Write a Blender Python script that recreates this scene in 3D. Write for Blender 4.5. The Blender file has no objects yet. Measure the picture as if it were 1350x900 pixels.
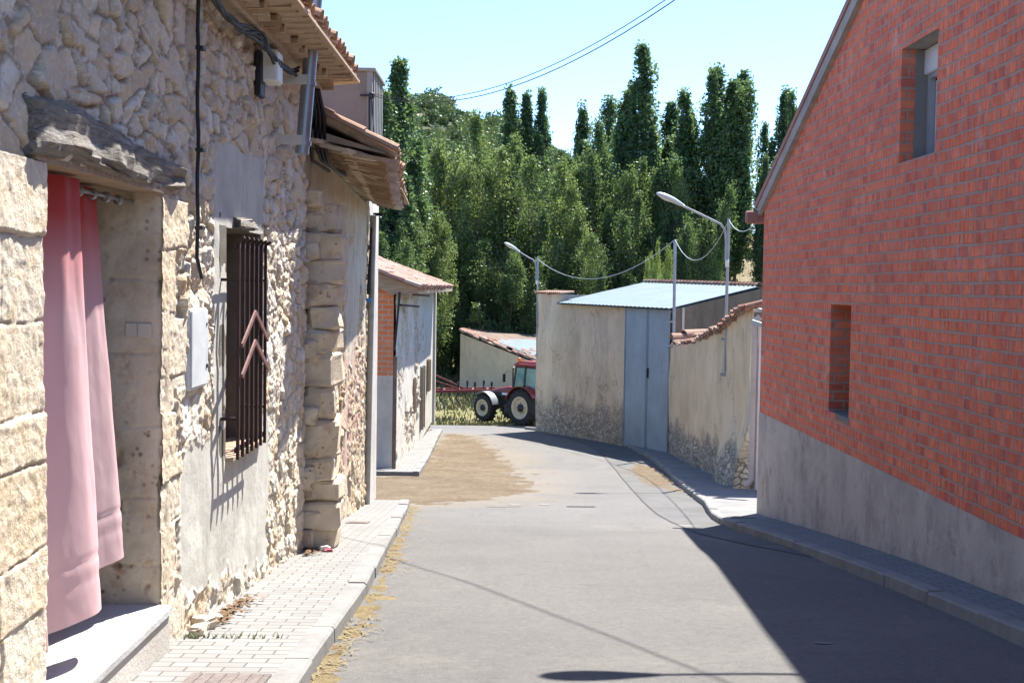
import bpy, math, random
import numpy as np
from mathutils import Vector, Matrix

random.seed(7)
RNG = np.random.default_rng(7)
SC = bpy.context.scene
COL = SC.collection
R = math.radians

# ------------------------------------------------------------------ camera
CAM_H = 1.6
FPX = 1600.0          # focal length in pixels of the 1350 px wide photograph
PITCH = math.atan(72.0 / FPX)
ROLL = 0.015
ROT = Matrix.Rotation(math.pi / 2 - PITCH, 3, 'X') @ Matrix.Rotation(ROLL, 3, 'Z')
cam_data = bpy.data.cameras.new('camera')
cam_data.sensor_width = 36.0
cam_data.lens = FPX / 1350 * 36
cam_data.clip_start = 0.05
cam_data.clip_end = 6000
cam = bpy.data.objects.new('camera', cam_data)
COL.objects.link(cam)
cam.matrix_world = Matrix.Translation((0, 0, CAM_H)) @ ROT.to_4x4()
SC.camera = cam


def at(px, py, Y):
    """world point seen at photo pixel (px, py) at a distance Y down the street"""
    d = ROT @ Vector(((px - 675) / FPX, -(py - 450) / FPX, -1))
    return Vector((0, 0, CAM_H)) + d * (Y / d.y)


# ------------------------------------------------------------------ terrain profile of the falling street
PROF = np.array([(-400, 24), (-60, 4.6), (-20, 1.7), (-8, .7), (0, 0), (7, -.6), (9.6, -.85), (11.6, -1.04), (15, -1.43), (19.3, -1.96), (25, -2.5), (30, -2.92),
                 (36, -3.32), (42, -3.7), (48, -4.1), (52, -4.33), (58, -4.5), (70, -4.55), (100, -4.4), (130, -4.0), (400, -3.0), (4000, -3.0)], float)
_px, _pz = PROF[:, 0], PROF[:, 1] - .10 * np.clip((42 - PROF[:, 0]) / 17, 0, 1)
_sl = np.gradient(_pz, _px)


def gz(y):
    y = np.asarray(y, float)
    i = np.clip(np.searchsorted(_px, y) - 1, 0, len(_px) - 2)
    h = _px[i + 1] - _px[i]
    t = np.clip((y - _px[i]) / h, 0, 1)
    t2, t3 = t * t, t * t * t
    return ((2 * t3 - 3 * t2 + 1) * _pz[i] + (t3 - 2 * t2 + t) * h * _sl[i] + (-2 * t3 + 3 * t2) * _pz[i + 1] + (t3 - t2) * h * _sl[i + 1])


def gzf(y):
    return float(gz(y))


# ------------------------------------------------------------------ numpy noise
_LAT = np.random.default_rng(3).random((256, 256))


def vnoise(u, v, s=1.0, oct=3, seed=0):
    out = 0.0
    amp, tot = 1.0, 0.0
    for o in range(oct):
        a = np.asarray(u) * s + 17.3 * (o + seed)
        b = np.asarray(v) * s + 5.7 * (o + 2 * seed)
        ia, ib = np.floor(a).astype(int), np.floor(b).astype(int)
        fa, fb = a - ia, b - ib
        fa, fb = fa * fa * (3 - 2 * fa), fb * fb * (3 - 2 * fb)
        g = lambda x, y: _LAT[x % 256, y % 256]
        n = (g(ia, ib) * (1 - fa) + g(ia + 1, ib) * fa) * (1 - fb) + (g(ia, ib + 1) * (1 - fa) + g(ia + 1, ib + 1) * fa) * fb
        out = out + amp * n
        tot += amp
        amp *= .5
        s *= 2.03
    return out / tot


def sstep(a, b, x):
    t = np.clip((x - a) / (b - a), 0, 1)
    return t * t * (3 - 2 * t)


def hash2(i, j, k):
    h = (i * 374761393 + j * 668265263 + k * 974634077) & 0xffffffff
    h = ((h ^ (h >> 13)) * 1274126177) & 0xffffffff
    h = h ^ (h >> 16)
    return (h & 0xffff) / 65535.0


def cells(u, v, cw, ch, jit=.8, seed=0):
    """rubble cells: returns edge distance (m), per cell randoms, offset to the cell's centre"""
    a, b = u / cw, v / ch
    # rows shifted so that courses are not on a grid
    ib = np.floor(b).astype(np.int64)
    f1 = np.full(u.shape, 9.0)
    f2 = np.full(u.shape, 9.0)
    ci = np.zeros(u.shape, np.int64)
    cj = np.zeros(u.shape, np.int64)
    dx = np.zeros(u.shape)
    dy = np.zeros(u.shape)
    for dj in (-2, -1, 0, 1, 2):
        j = ib + dj
        sh = hash2(j, j * 0 + 3, seed + 9)
        ia = np.floor(a + sh).astype(np.int64)
        for di in (-2, -1, 0, 1, 2):
            i = ia + di
            sx = i - sh + .5 + jit * (hash2(i, j, seed) - .5)
            sy = j + .5 + jit * (hash2(i, j, seed + 1) - .5)
            w = .14 * (hash2(i, j, seed + 2) - .5) * jit
            ex, ey = (a - sx), (b - sy)
            d = (np.abs(ex) ** 2.6 + np.abs(ey) ** 2.6) ** (1 / 2.6) + w
            closer = d < f1
            f2 = np.where(closer, f1, np.minimum(f2, d))
            ci = np.where(closer, i, ci)
            cj = np.where(closer, j, cj)
            dx = np.where(closer, ex * cw, dx)
            dy = np.where(closer, ey * ch, dy)
            f1 = np.where(closer, d, f1)
    e = (f2 - f1) * min(cw, ch) * .5
    return e, hash2(ci, cj, seed + 4), hash2(ci, cj, seed + 5), hash2(ci, cj, seed + 6), dx, dy


# ------------------------------------------------------------------ objects and tags
def tag(o, label=None, cat=None, group=None, kind=None):
    if label: o['label'] = label
    if cat: o['category'] = cat
    if group: o['group'] = group
    if kind: o['kind'] = kind
    return o


def thing(name, label, cat, loc=(0, 0, 0), rz=0.0, group=None):
    o = bpy.data.objects.new(name, None)
    o.empty_display_size = .3
    COL.objects.link(o)
    o.location = loc
    o.rotation_euler = (0, 0, rz)
    return tag(o, label, cat, group)


def link(name, me, mat, parent=None, world=True):
    o = bpy.data.objects.new(name, me)
    COL.objects.link(o)
    for m in (mat if isinstance(mat, (list, tuple)) else [mat]):
        me.materials.append(m)
    if parent is not None:
        o.parent = parent
        if world:      # geometry given in world coordinates
            top = parent
            M = Matrix.Identity(4)
            chain = []
            while top is not None:
                chain.append(top)
                top = top.parent
            for c in reversed(chain):
                M = M @ c.matrix_parent_inverse @ Matrix.LocRotScale(c.location, c.rotation_euler, c.scale)
            o.matrix_parent_inverse = M.inverted()
    return o


def npmesh(name, V, F, smooth=False, attrs=None):
    """V (n,3); F (m,k) array of equal-size faces"""
    V = np.asarray(V, np.float32)
    F = np.asarray(F, np.int32)
    me = bpy.data.meshes.new(name)
    m, k = F.shape
    me.vertices.add(len(V))
    me.vertices.foreach_set('co', V.ravel())
    me.loops.add(m * k)
    me.loops.foreach_set('vertex_index', F.ravel())
    me.polygons.add(m)
    me.polygons.foreach_set('loop_start', np.arange(0, m * k, k, dtype=np.int32))
    me.polygons.foreach_set('loop_total', np.full(m, k, np.int32))
    me.update(calc_edges=True)
    for nm, val in (attrs or {}).items():
        a = me.attributes.new(nm, 'FLOAT', 'POINT')
        a.data.foreach_set('value', np.asarray(val, np.float32).ravel())
    me.polygons.foreach_set('use_smooth', np.full(m, smooth))
    me.validate()
    return me


class MB:
    """collects primitive shapes into one mesh"""

    def __init__(self):
        self.v, self.f, self.r, self.sm = [], [], [], []
        self.rnd = .5

    def add(self, vs, fs, smooth=False):
        n = len(self.v)
        self.v += [tuple(p) for p in vs]
        self.r += [self.rnd] * len(vs)
        self.f += [tuple(i + n for i in f) for f in fs]
        self.sm += [smooth] * len(fs)
        return self

    def box(self, c, s, rz=0.0, M=None, bev=0.0, taper=1.0):
        hx, hy, hz = s[0] / 2, s[1] / 2, s[2] / 2
        if bev <= 0:
            pts = [(x * hx * (taper if z > 0 else 1), y * hy * (taper if z > 0 else 1), z * hz) for z in (-1, 1) for x, y in ((-1, -1), (1, -1), (1, 1), (-1, 1))]
            fs = [(3, 2, 1, 0), (4, 5, 6, 7), (0, 1, 5, 4), (1, 2, 6, 5), (2, 3, 7, 6), (3, 0, 4, 7)]
        else:
            b = min(bev, hx * .9, hy * .9, hz * .9)
            ring = lambda ix, iy, z: [(-ix + b if False else -ix, -iy + b, z), (-ix + b, -iy, z), (ix - b, -iy, z), (ix, -iy + b, z), (ix, iy - b, z), (ix - b, iy, z), (-ix + b, iy, z), (-ix, iy - b, z)]
            pts = ring(hx - b, hy - b, -hz) + ring(hx, hy, -hz + b) + ring(hx, hy, hz - b) + ring(hx - b, hy - b, hz)
            fs = [tuple(range(7, -1, -1)), tuple(range(24, 32))]
            for k in range(3):
                for i in range(8):
                    j = (i + 1) % 8
                    fs.append((k * 8 + i, k * 8 + j, k * 8 + 8 + j, k * 8 + 8 + i))
        if M is None:
            M = Matrix.Translation(c) @ Matrix.Rotation(rz, 4, 'Z')
        else:
            M = Matrix.Translation(c) @ M.to_4x4()
        return self.add([M @ Vector(p) for p in pts], fs)

    def bar(self, a, b, w, h, up=(0, 0, 1)):
        """rectangular bar from a to b"""
        a, b = Vector(a), Vector(b)
        d = (b - a).normalized()
        u = Vector(up)
        s = d.cross(u)
        if s.length < 1e-4: s = d.cross(Vector((1, 0, 0)))
        s.normalize()
        u = s.cross(d).normalized()
        pts = [p + s * (i * w / 2) + u * (j * h / 2) for p in (a, b) for i, j in ((-1, -1), (1, -1), (1, 1), (-1, 1))]
        return self.add(pts, [(0, 1, 2, 3), (7, 6, 5, 4), (0, 4, 5, 1), (1, 5, 6, 2), (2, 6, 7, 3), (3, 7, 4, 0)])

    def tube(self, path, rad, seg=8, caps=True, smooth=True):
        path = [Vector(p) for p in path]
        if not isinstance(rad, (list, tuple)): rad = [rad] * len(path)
        vs, fs = [], []
        ref = Vector((0, 0, 1))
        d0 = (path[1] - path[0]).normalized()
        if abs(d0.z) > .9: ref = Vector((1, 0, 0))
        s = d0.cross(ref).normalized()
        for i, p in enumerate(path):
            d = (path[min(i + 1, len(path) - 1)] - path[max(i - 1, 0)]).normalized()
            s = (s - d * s.dot(d)).normalized()
            u = s.cross(d)
            for k in range(seg):
                a = 2 * math.pi * k / seg
                vs.append(p + (s * math.cos(a) + u * math.sin(a)) * rad[i])
        for i in range(len(path) - 1):
            for k in range(seg):
                k2 = (k + 1) % seg
                fs.append((i * seg + k, i * seg + k2, (i + 1) * seg + k2, (i + 1) * seg + k))
        self.add(vs, fs, smooth)
        if caps:
            n = len(path)
            self.add(vs[:seg], [tuple(range(seg - 1, -1, -1))])
            self.add(vs[(n - 1) * seg:], [tuple(range(seg))])
        return self

    def lathe(self, c, axis, prof, seg=24, smooth=True):
        """prof: list of (distance along axis, radius)"""
        c, axis = Vector(c), Vector(axis).normalized()
        ref = Vector((0, 0, 1)) if abs(axis.z) < .9 else Vector((1, 0, 0))
        s = axis.cross(ref).normalized()
        u = s.cross(axis)
        vs, fs = [], []
        for t, r in prof:
            for k in range(seg):
                a = 2 * math.pi * k / seg
                vs.append(c + axis * t + (s * math.cos(a) + u * math.sin(a)) * r)
        for i in range(len(prof) - 1):
            for k in range(seg):
                k2 = (k + 1) % seg
                fs.append((i * seg + k, i * seg + k2, (i + 1) * seg + k2, (i + 1) * seg + k))
        return self.add(vs, fs, smooth)

    def prism(self, pts, off):
        """polygon (list of points) swept by the vector off"""
        n = len(pts)
        off = Vector(off)
        vs = [Vector(p) for p in pts] + [Vector(p) + off for p in pts]
        fs = [tuple(range(n - 1, -1, -1)), tuple(range(n, 2 * n))] + [(i, (i + 1) % n, n + (i + 1) % n, n + i) for i in range(n)]
        return self.add(vs, fs)

    def quad(self, a, b, c, d):
        return self.add([a, b, c, d], [(0, 1, 2, 3)])

    def tile(self, a, b, up, r0, r1, th=.014, seg=6, arc=math.pi * .92, flip=False):
        """curved clay tile from a to b, arched towards up"""
        a, b = Vector(a), Vector(b)
        d = (b - a).normalized()
        u = Vector(up)
        u = (u - d * u.dot(d)).normalized()
        s = d.cross(u)
        if flip: u = -u
        vs = []
        for p, r in ((a, r0), (b, r1)):
            for rr in (r, r - th):
                for k in range(seg + 1):
                    t = (k / seg - .5) * arc
                    vs.append(p + s * math.sin(t) * rr + u * (math.cos(t) * rr - r * .25))
        n = seg + 1
        fs = []
        for k in range(seg):
            fs.append((k, k + 1, 2 * n + k + 1, 2 * n + k))
            fs.append((n + k + 1, n + k, 3 * n + k, 3 * n + k + 1))
            fs.append((k + 1, k, n + k, n + k + 1))
            fs.append((2 * n + k, 2 * n + k + 1, 3 * n + k + 1, 3 * n + k))
        fs.append((0, 2 * n, 3 * n, n))
        fs.append((seg, n + seg, 3 * n + seg, 2 * n + seg))
        if flip: fs = [tuple(reversed(f)) for f in fs]
        return self.add(vs, fs, False)

    def rock(self, c, s, jag=.25, seed=0, rz=0.0, p=2.2):
        """rough stone block: a superellipsoid with chipped corners"""
        rg = random.Random(seed)
        nu, nv = 12, 9
        off = rg.random() * 90
        vs, fs = [], []
        Mz = Matrix.Rotation(rz, 3, 'Z')
        sg = lambda t, e: math.copysign(abs(t) ** e, t)
        e = 2 / p * .5
        for j in range(nv + 1):
            ph = -math.pi / 2 + math.pi * j / nv
            for i in range(nu):
                th = 2 * math.pi * i / nu
                x, y, z = sg(math.cos(ph), e) * sg(math.cos(th), e), sg(math.cos(ph), e) * sg(math.sin(th), e), sg(math.sin(ph), e)
                n = float(vnoise(np.array(x * 1.7 + off + z), np.array(y * 1.7 + z * 1.3 + off), 1.2, 2)) - .5
                k = 1 + jag * n * 2
                vs.append(Vector(c) + Mz @ Vector((x * s[0] / 2 * k, y * s[1] / 2 * k, z * s[2] / 2 * (1 + jag * n))))
        for j in range(nv):
            for i in range(nu):
                i2 = (i + 1) % nu
                fs.append((j * nu + i, j * nu + i2, (j + 1) * nu + i2, (j + 1) * nu + i))
        return self.add(vs, fs, False)

    def build(self, name, mat, parent=None, bevel=0.0, world=True, weld=False):
        me = bpy.data.meshes.new(name)
        me.from_pydata([tuple(p) for p in self.v], [], self.f)
        a = me.attributes.new('rnd', 'FLOAT', 'POINT')
        a.data.foreach_set('value', np.array(self.r, np.float32))
        me.polygons.foreach_set('use_smooth', np.array(self.sm, bool))
        me.update()
        o = link(name, me, mat, parent, world)
        if bevel > 0:
            m = o.modifiers.new('bevel', 'BEVEL')
            m.width = bevel
            m.segments = 2
            m.limit_method = 'ANGLE'
        return o


# ------------------------------------------------------------------ procedural materials
class S:
    """small wrapper round a node tree"""

    def __init__(self, name):
        self.m = bpy.data.materials.new(name)
        self.m.use_nodes = True
        self.t = self.m.node_tree
        self.t.nodes.clear()
        self.out = self.n('ShaderNodeOutputMaterial')
        self.co = self.n('ShaderNodeTexCoord').outputs['Object']

    def n(self, typ, **kw):
        nd = self.t.nodes.new(typ)
        for k, v in kw.items(): setattr(nd, k, v)
        return nd

    def set(self, sock, v):
        if isinstance(v, bpy.types.NodeSocket): self.t.links.new(v, sock)
        elif v is not None:
            if isinstance(v, (tuple, list)) and len(v) == 3 and sock.type == 'RGBA': v = (*v, 1)
            sock.default_value = v

    def map(self, sc=(1, 1, 1), rot=(0, 0, 0), loc=(0, 0, 0), src=None):
        nd = self.n('ShaderNodeMapping')
        self.set(nd.inputs['Vector'], src or self.co)
        nd.inputs['Scale'].default_value = sc
        nd.inputs['Rotation'].default_value = rot
        nd.inputs['Location'].default_value = loc
        return nd.outputs[0]

    def noise(self, scale, detail=4, rough=.6, vec=None, dist=0.0, color=False):
        nd = self.n('ShaderNodeTexNoise')
        self.set(nd.inputs['Vector'], vec or self.co)
        nd.inputs['Scale'].default_value = scale
        nd.inputs['Detail'].default_value = detail
        nd.inputs['Roughness'].default_value = rough
        nd.inputs['Distortion'].default_value = dist
        return nd.outputs['Color' if color else 'Fac']

    def vor(self, scale, vec=None, feature='F1', out='Distance', rand=1.0):
        nd = self.n('ShaderNodeTexVoronoi', feature=feature)
        self.set(nd.inputs['Vector'], vec or self.co)
        nd.inputs['Scale'].default_value = scale
        nd.inputs['Randomness'].default_value = rand
        return nd.outputs[out]

    def attr(self, name, out='Fac'):
        return self.n('ShaderNodeAttribute', attribute_name=name).outputs[out]

    def ramp(self, fac, stops, interp='LINEAR'):
        nd = self.n('ShaderNodeValToRGB')
        self.set(nd.inputs[0], fac)
        cr = nd.color_ramp
        cr.interpolation = interp
        while len(cr.elements) < len(stops): cr.elements.new(.5)
        for e, (p, c) in zip(cr.elements, stops):
            e.position = p
            e.color = (c, c, c, 1) if isinstance(c, (int, float)) else (*c, 1)
        return nd.outputs[0]

    def mix(self, a, b, fac, mode='MIX'):
        nd = self.n('ShaderNodeMix', data_type='RGBA', blend_type=mode)
        self.set(nd.inputs[0], fac)
        self.set(nd.inputs[6], a)
        self.set(nd.inputs[7], b)
        return nd.outputs[2]

    def math(self, op, a, b=None, c=None, clamp=False):
        nd = self.n('ShaderNodeMath', operation=op, use_clamp=clamp)
        self.set(nd.inputs[0], a)
        if b is not None: self.set(nd.inputs[1], b)
        if c is not None: self.set(nd.inputs[2], c)
        return nd.outputs[0]

    def xyz(self, src=None):
        nd = self.n('ShaderNodeSeparateXYZ')
        self.set(nd.inputs[0], src or self.co)
        return nd.outputs

    def comb(self, x=0.0, y=0.0, z=0.0):
        nd = self.n('ShaderNodeCombineXYZ')
        for i, v in enumerate((x, y, z)): self.set(nd.inputs[i], v)
        return nd.outputs[0]

    def bump(self, h, strength=.5, dist=.02, normal=None):
        nd = self.n('ShaderNodeBump')
        self.set(nd.inputs['Height'], h)
        nd.inputs['Strength'].default_value = strength
        nd.inputs['Distance'].default_value = dist
        if normal is not None: self.set(nd.inputs['Normal'], normal)
        return nd.outputs[0]

    def bsdf(self, color, rough=.9, normal=None, metal=0.0, spec=.25, trans=0.0, alpha=None):
        nd = self.n('ShaderNodeBsdfPrincipled')
        self.set(nd.inputs['Base Color'], color)
        self.set(nd.inputs['Roughness'], rough)
        self.set(nd.inputs['Metallic'], metal)
        self.set(nd.inputs['Specular IOR Level'], spec)
        self.set(nd.inputs['Transmission Weight'], trans)
        if normal is not None: self.set(nd.inputs['Normal'], normal)
        self.t.links.new(nd.outputs[0], self.out.inputs[0])
        return nd

    def brick(self, vec, w, h, mortar, c1, c2, cm, off=.5, smooth=.1, bias=0.0):
        nd = self.n('ShaderNodeTexBrick')
        self.set(nd.inputs['Vector'], vec)
        nd.offset = off
        nd.inputs['Scale'].default_value = 1.0
        nd.inputs['Brick Width'].default_value = w
        nd.inputs['Row Height'].default_value = h
        nd.inputs['Mortar Size'].default_value = mortar
        nd.inputs['Mortar Smooth'].default_value = smooth
        nd.inputs['Bias'].default_value = bias
        for k, c in (('Color1', c1), ('Color2', c2), ('Mortar', cm)): self.set(nd.inputs[k], c)
        return nd.outputs['Color'], nd.outputs['Fac']


def plain(name, c, rough=.6, metal=0.0, spec=.4, var=.25, scale=8.0, bump=.0):
    """painted or metal surface with worn, uneven tone"""
    s = S(name)
    n = s.noise(scale, 5, .65)
    col = s.ramp(n, [(.3, tuple(x * (1 - var) for x in c)), (.7, tuple(min(1, x * (1 + var * .6)) for x in c))])
    nor = s.bump(s.noise(scale * 12, 3), bump, .01) if bump else None
    r = s.ramp(n, [(.3, max(0, rough - .1)), (.7, min(1, rough + .1))])
    s.bsdf(col, r, nor, metal, spec)
    return s.m
MAT = {}


def m_rubble(name, base, dark, light, warm, plaster, mort, paint=None, cavity=0.0):
    """rubble wall: the mesh carries stone randoms, mortar and plaster masks"""
    s = S(name)
    r, q, mo, pl = s.attr('stone'), s.attr('hue'), s.attr('mortar'), s.attr('plaster')
    col = s.ramp(r, [(0, dark), (.16, base), (.34, light), (.48, tuple((a + b) / 2 for a, b in zip(base, warm))), (.62, light), (.8, dark), (1, warm)])
    col = s.mix(col, warm, s.ramp(q, [(.55, 0.0), (1, .6)]))
    # blotches, lichen and ochre veins inside a stone
    n1 = s.noise(9, 6, .7)
    col = s.mix(col, tuple(x * .66 for x in base), s.ramp(n1, [(.50, 0.0), (.70, .5)]))
    n2 = s.noise(5.5, 5, .65, s.map(loc=(7, 3, 1)))
    col = s.mix(col, warm, s.ramp(n2, [(.52, 0.0), (.68, .6)]))
    n3 = s.noise(38, 4, .7)
    col = s.mix(col, tuple(min(1, x * 1.3) for x in light), s.ramp(n3, [(.52, 0.0), (.72, .45)]))
    mcol = s.ramp(s.noise(14, 5, .7), [(.3, tuple(x * .6 for x in mort)), (.7, mort)])
    col = s.mix(col, mcol, mo)
    # pits
    v = s.vor(26, s.map(sc=(1, 1, .8)))
    pit = s.math('MULTIPLY', s.ramp(v, [(.06, 1.0), (.22, 0.0)]), s.ramp(s.noise(3.2, 3), [(.54, 0.0), (.66, 1.0)]))
    pit = s.math('MULTIPLY', pit, s.math('SUBTRACT', 1.0, pl))
    col = s.mix(col, tuple(x * .35 for x in warm), s.math('MULTIPLY', pit, .7))
    pcol = s.ramp(s.noise(2.2, 6, .65), [(.25, tuple(x * .72 for x in plaster)), (.5, plaster), (.75, tuple(min(1, x * 1.18) for x in plaster))])
    pcol = s.mix(pcol, tuple(x * .55 for x in plaster), s.ramp(s.noise(1.6, 6, .7, s.map(sc=(1, 5, .5))), [(.52, 0.0), (.75, .5)]))
    pcol = s.mix(pcol, tuple(x * .6 for x in warm), s.ramp(s.noise(6, 5, .7, s.map(loc=(3, 9, 2))), [(.58, 0.0), (.72, .45)]))
    col = s.mix(col, pcol, pl)
    if paint:
        col = s.mix(col, paint, s.math('MULTIPLY', s.attr('paint'), s.ramp(s.noise(11, 4, .7), [(.42, .0), (.6, .75)])))
    np_ = s.math('SUBTRACT', 1.0, s.math('MULTIPLY', pl, .75))
    b = s.bump(s.math('MULTIPLY', s.noise(55, 6, .75), np_), .6, .02)
    b = s.bump(s.math('MULTIPLY', s.noise(14, 5, .7), np_), .35, .05, b)
    b = s.bump(pit, -.8, .03, b)
    s.bsdf(col, .93, b, spec=.15)
    MAT[name] = s.m


m_rubble('rubble_near', (.66, .575, .44), (.52, .49, .43), (.79, .735, .63), (.60, .43, .24), (.51, .49, .43), (.44, .35, .235))
m_rubble('rubble_ochre', (.52, .42, .28), (.38, .31, .21), (.63, .55, .42), (.50, .32, .16), (.48, .43, .35), (.46, .38, .265), paint=(.42, .225, .19))
m_rubble('rubble_grey', (.50, .45, .37), (.35, .31, .26), (.60, .56, .48), (.46, .34, .21), (.56, .52, .45), (.42, .37, .29))


def m_ashlar():
    s = S('dressed_stone')
    n = s.noise(3.0, 6, .65)
    col = s.ramp(n, [(.25, (.44, .35, .24)), (.5, (.58, .49, .365)), (.75, (.68, .60, .47))])
    col = s.mix(col, (.42, .25, .12), s.ramp(s.noise(5, 5, .7, s.map(loc=(4, 1, 2))), [(.55, 0.0), (.7, .7)]))
    v = s.vor(17)
    pit = s.math('MULTIPLY', s.ramp(v, [(.1, 1.0), (.32, 0.0)]), s.ramp(s.noise(2.1, 4), [(.5, 0.0), (.6, 1.0)]))
    col = s.mix(col, (.15, .08, .04), s.math('MULTIPLY', pit, .8))
    col = s.mix(col, (.20, .11, .05), s.math('MULTIPLY', s.attr('pit'), .75))
    b = s.bump(s.noise(40, 5, .75), .5, .02)
    b = s.bump(pit, -1, .03, b)
    s.bsdf(col, .92, b, spec=.15)
    MAT['dressed'] = s.m


m_ashlar()


def m_tile(name, c0, c1, c2, moss):
    s = S(name)
    r = s.attr('rnd')
    col = s.ramp(r, [(0, c0), (.5, c1), (1, c2)])
    col = s.mix(col, moss, s.ramp(s.noise(5, 6, .7), [(.5, 0.0), (.68, .75)]))
    col = s.mix(col, tuple(x * 1.15 for x in c2), s.ramp(s.noise(11, 5, .7, s.map(loc=(5, 5, 5))), [(.52, 0.0), (.7, .6)]))
    s.bsdf(col, .9, s.bump(s.noise(45, 4), .4, .01), spec=.15)
    MAT[name] = s.m


m_tile('clay_tile', (.30, .155, .095), (.37, .235, .16), (.45, .34, .25), (.24, .20, .155))
m_tile('clay_soffit', (.33, .22, .145), (.43, .315, .215), (.53, .43, .32), (.28, .23, .17))
m_tile('clay_far', (0.238, 0.119, 0.0896), (0.308, 0.179, 0.14), (0.392, 0.28, 0.224), (0.196, 0.154, 0.126))
m_tile('clay_old', (0.252, 0.119, 0.084), (0.294, 0.175, 0.126), (0.378, 0.273, 0.203), (0.154, 0.126, 0.101))


def m_brick():
    s = S('red_brick')
    x = s.xyz()
    wob = s.math('MULTIPLY', s.math('SUBTRACT', s.noise(1.3, 2), .5), .03)
    wob2 = s.math('MULTIPLY', s.math('SUBTRACT', s.noise(9, 2), .5), .014)
    uv = s.comb(s.math('ADD', x['Y'], x['X']), s.math('ADD', s.math('ADD', x['Z'], wob), wob2), 0.0)
    msz = s.ramp(s.noise(5, 4, .7), [(.3, .007), (.7, .022)])
    c, f = s.brick(uv, .27, .113, .014, (.66, .150, .072), (.77, .215, .112), (.36, .25, .20), smooth=.3)
    bn = [n for n in s.t.nodes if n.bl_idname == 'ShaderNodeTexBrick'][-1]
    s.set(bn.inputs['Mortar Size'], msz)
    # grooved faces: narrow vertical tone streaks in every brick
    st = s.noise(1.0, 3, .6, s.comb(s.math('MULTIPLY', x['Y'], 26.0), s.math('MULTIPLY', x['Z'], 4.0), 0.0))
    col = s.mix(c, (0.351, 0.0798, 0.057), s.math('MULTIPLY', s.ramp(st, [(.46, 0.0), (.66, .8)]), s.math('SUBTRACT', 1.0, f)))
    # odd purple bricks
    cell = s.comb(s.math('FLOOR', s.math('MULTIPLY', x['Y'], 1 / .135)), s.math('FLOOR', s.math('MULTIPLY', uv_z(s, x, wob, wob2), 1 / .113)), 0.0)
    wn = s.n('ShaderNodeTexWhiteNoise', noise_dimensions='3D')
    s.set(wn.inputs[0], cell)
    col = s.mix(col, (0.314, 0.0855, 0.0855), s.math('MULTIPLY', s.ramp(wn.outputs[0], [(.84, 0.0), (.92, .5)]), s.math('SUBTRACT', 1.0, f)))
    # weathering, white bloom
    col = s.mix(col, (0.323, 0.114, 0.0855), s.ramp(s.noise(.7, 5, .65), [(.45, 0.0), (.75, .45)]))
    bl = s.noise(1.7, 5, .7, s.map(loc=(3, 8, 2)))
    col = s.mix(col, (0.646, 0.475, 0.437), s.ramp(bl, [(.58, 0.0), (.78, .5)]))
    # mortar smeared over the faces
    col = s.mix(col, (0.494, 0.342, 0.285), s.ramp(s.noise(7, 6, .75, s.map(sc=(1, 1, 1.6))), [(.54, 0.0), (.74, .6)]))
    h = s.math('SUBTRACT', 1.0, f)
    b = s.bump(h, .8, .012)
    b = s.bump(s.noise(60, 4), .25, .01, b)
    s.bsdf(col, .88, b, spec=.2)
    MAT['brick'] = s.m


def uv_z(s, x, a, b):
    return s.math('ADD', s.math('ADD', x['Z'], a), b)


m_brick()


def m_brick_front():
    """orange brick panel facing down the street (runs along X)"""
    s = S('orange_brick')
    x = s.xyz()
    uv = s.comb(s.math('ADD', x['X'], x['Y']), x['Z'], 0.0)
    c, f = s.brick(uv, .30, .125, .016, (0.63, 0.188, 0.075), (0.72, 0.255, 0.12), (0.51, 0.42, 0.33), smooth=.2)
    col = s.mix(c, (.45, .2, .12), s.ramp(s.noise(4, 5, .7), [(.5, 0.0), (.7, .5)]))
    s.bsdf(col, .9, s.bump(s.math('SUBTRACT', 1.0, f), .8, .015), spec=.2)
    MAT['orange_brick'] = s.m


m_brick_front()


def m_concrete(name, base, stain, sc=1.0, drips=.5, light=None, bumpd=.02, vs=.4):
    s = S(name)
    n = s.noise(1.1 * sc, 7, .68)
    col = s.ramp(n, [(.25, tuple(x * .72 for x in base)), (.5, base), (.75, tuple(min(1, x * 1.2) for x in base))])
    dr = s.noise(1.4 * sc, 6, .7, s.map(sc=(3 if vs < .5 else 1.3, 3 if vs < .5 else 1.3, vs)))
    col = s.mix(col, stain, s.ramp(dr, [(.5, 0.0), (.72, drips)]))
    bl = s.noise(2.6 * sc, 6, .72, s.map(loc=(4, 2, 7)))
    col = s.mix(col, stain, s.ramp(bl, [(.56, 0.0), (.7, drips * .9)]))
    if light: col = s.mix(col, light, s.ramp(s.noise(3.1 * sc, 5, .7, s.map(loc=(1, 9, 3))), [(.55, 0.0), (.72, .6)]))
    col = s.mix(col, tuple(x * .8 for x in base), s.ramp(s.noise(60, 3), [(.5, 0.0), (.7, .4)]))
    b = s.bump(s.noise(35, 5, .7), .35, bumpd)
    s.bsdf(col, .92, b, spec=.15)
    MAT[name] = s.m


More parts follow.
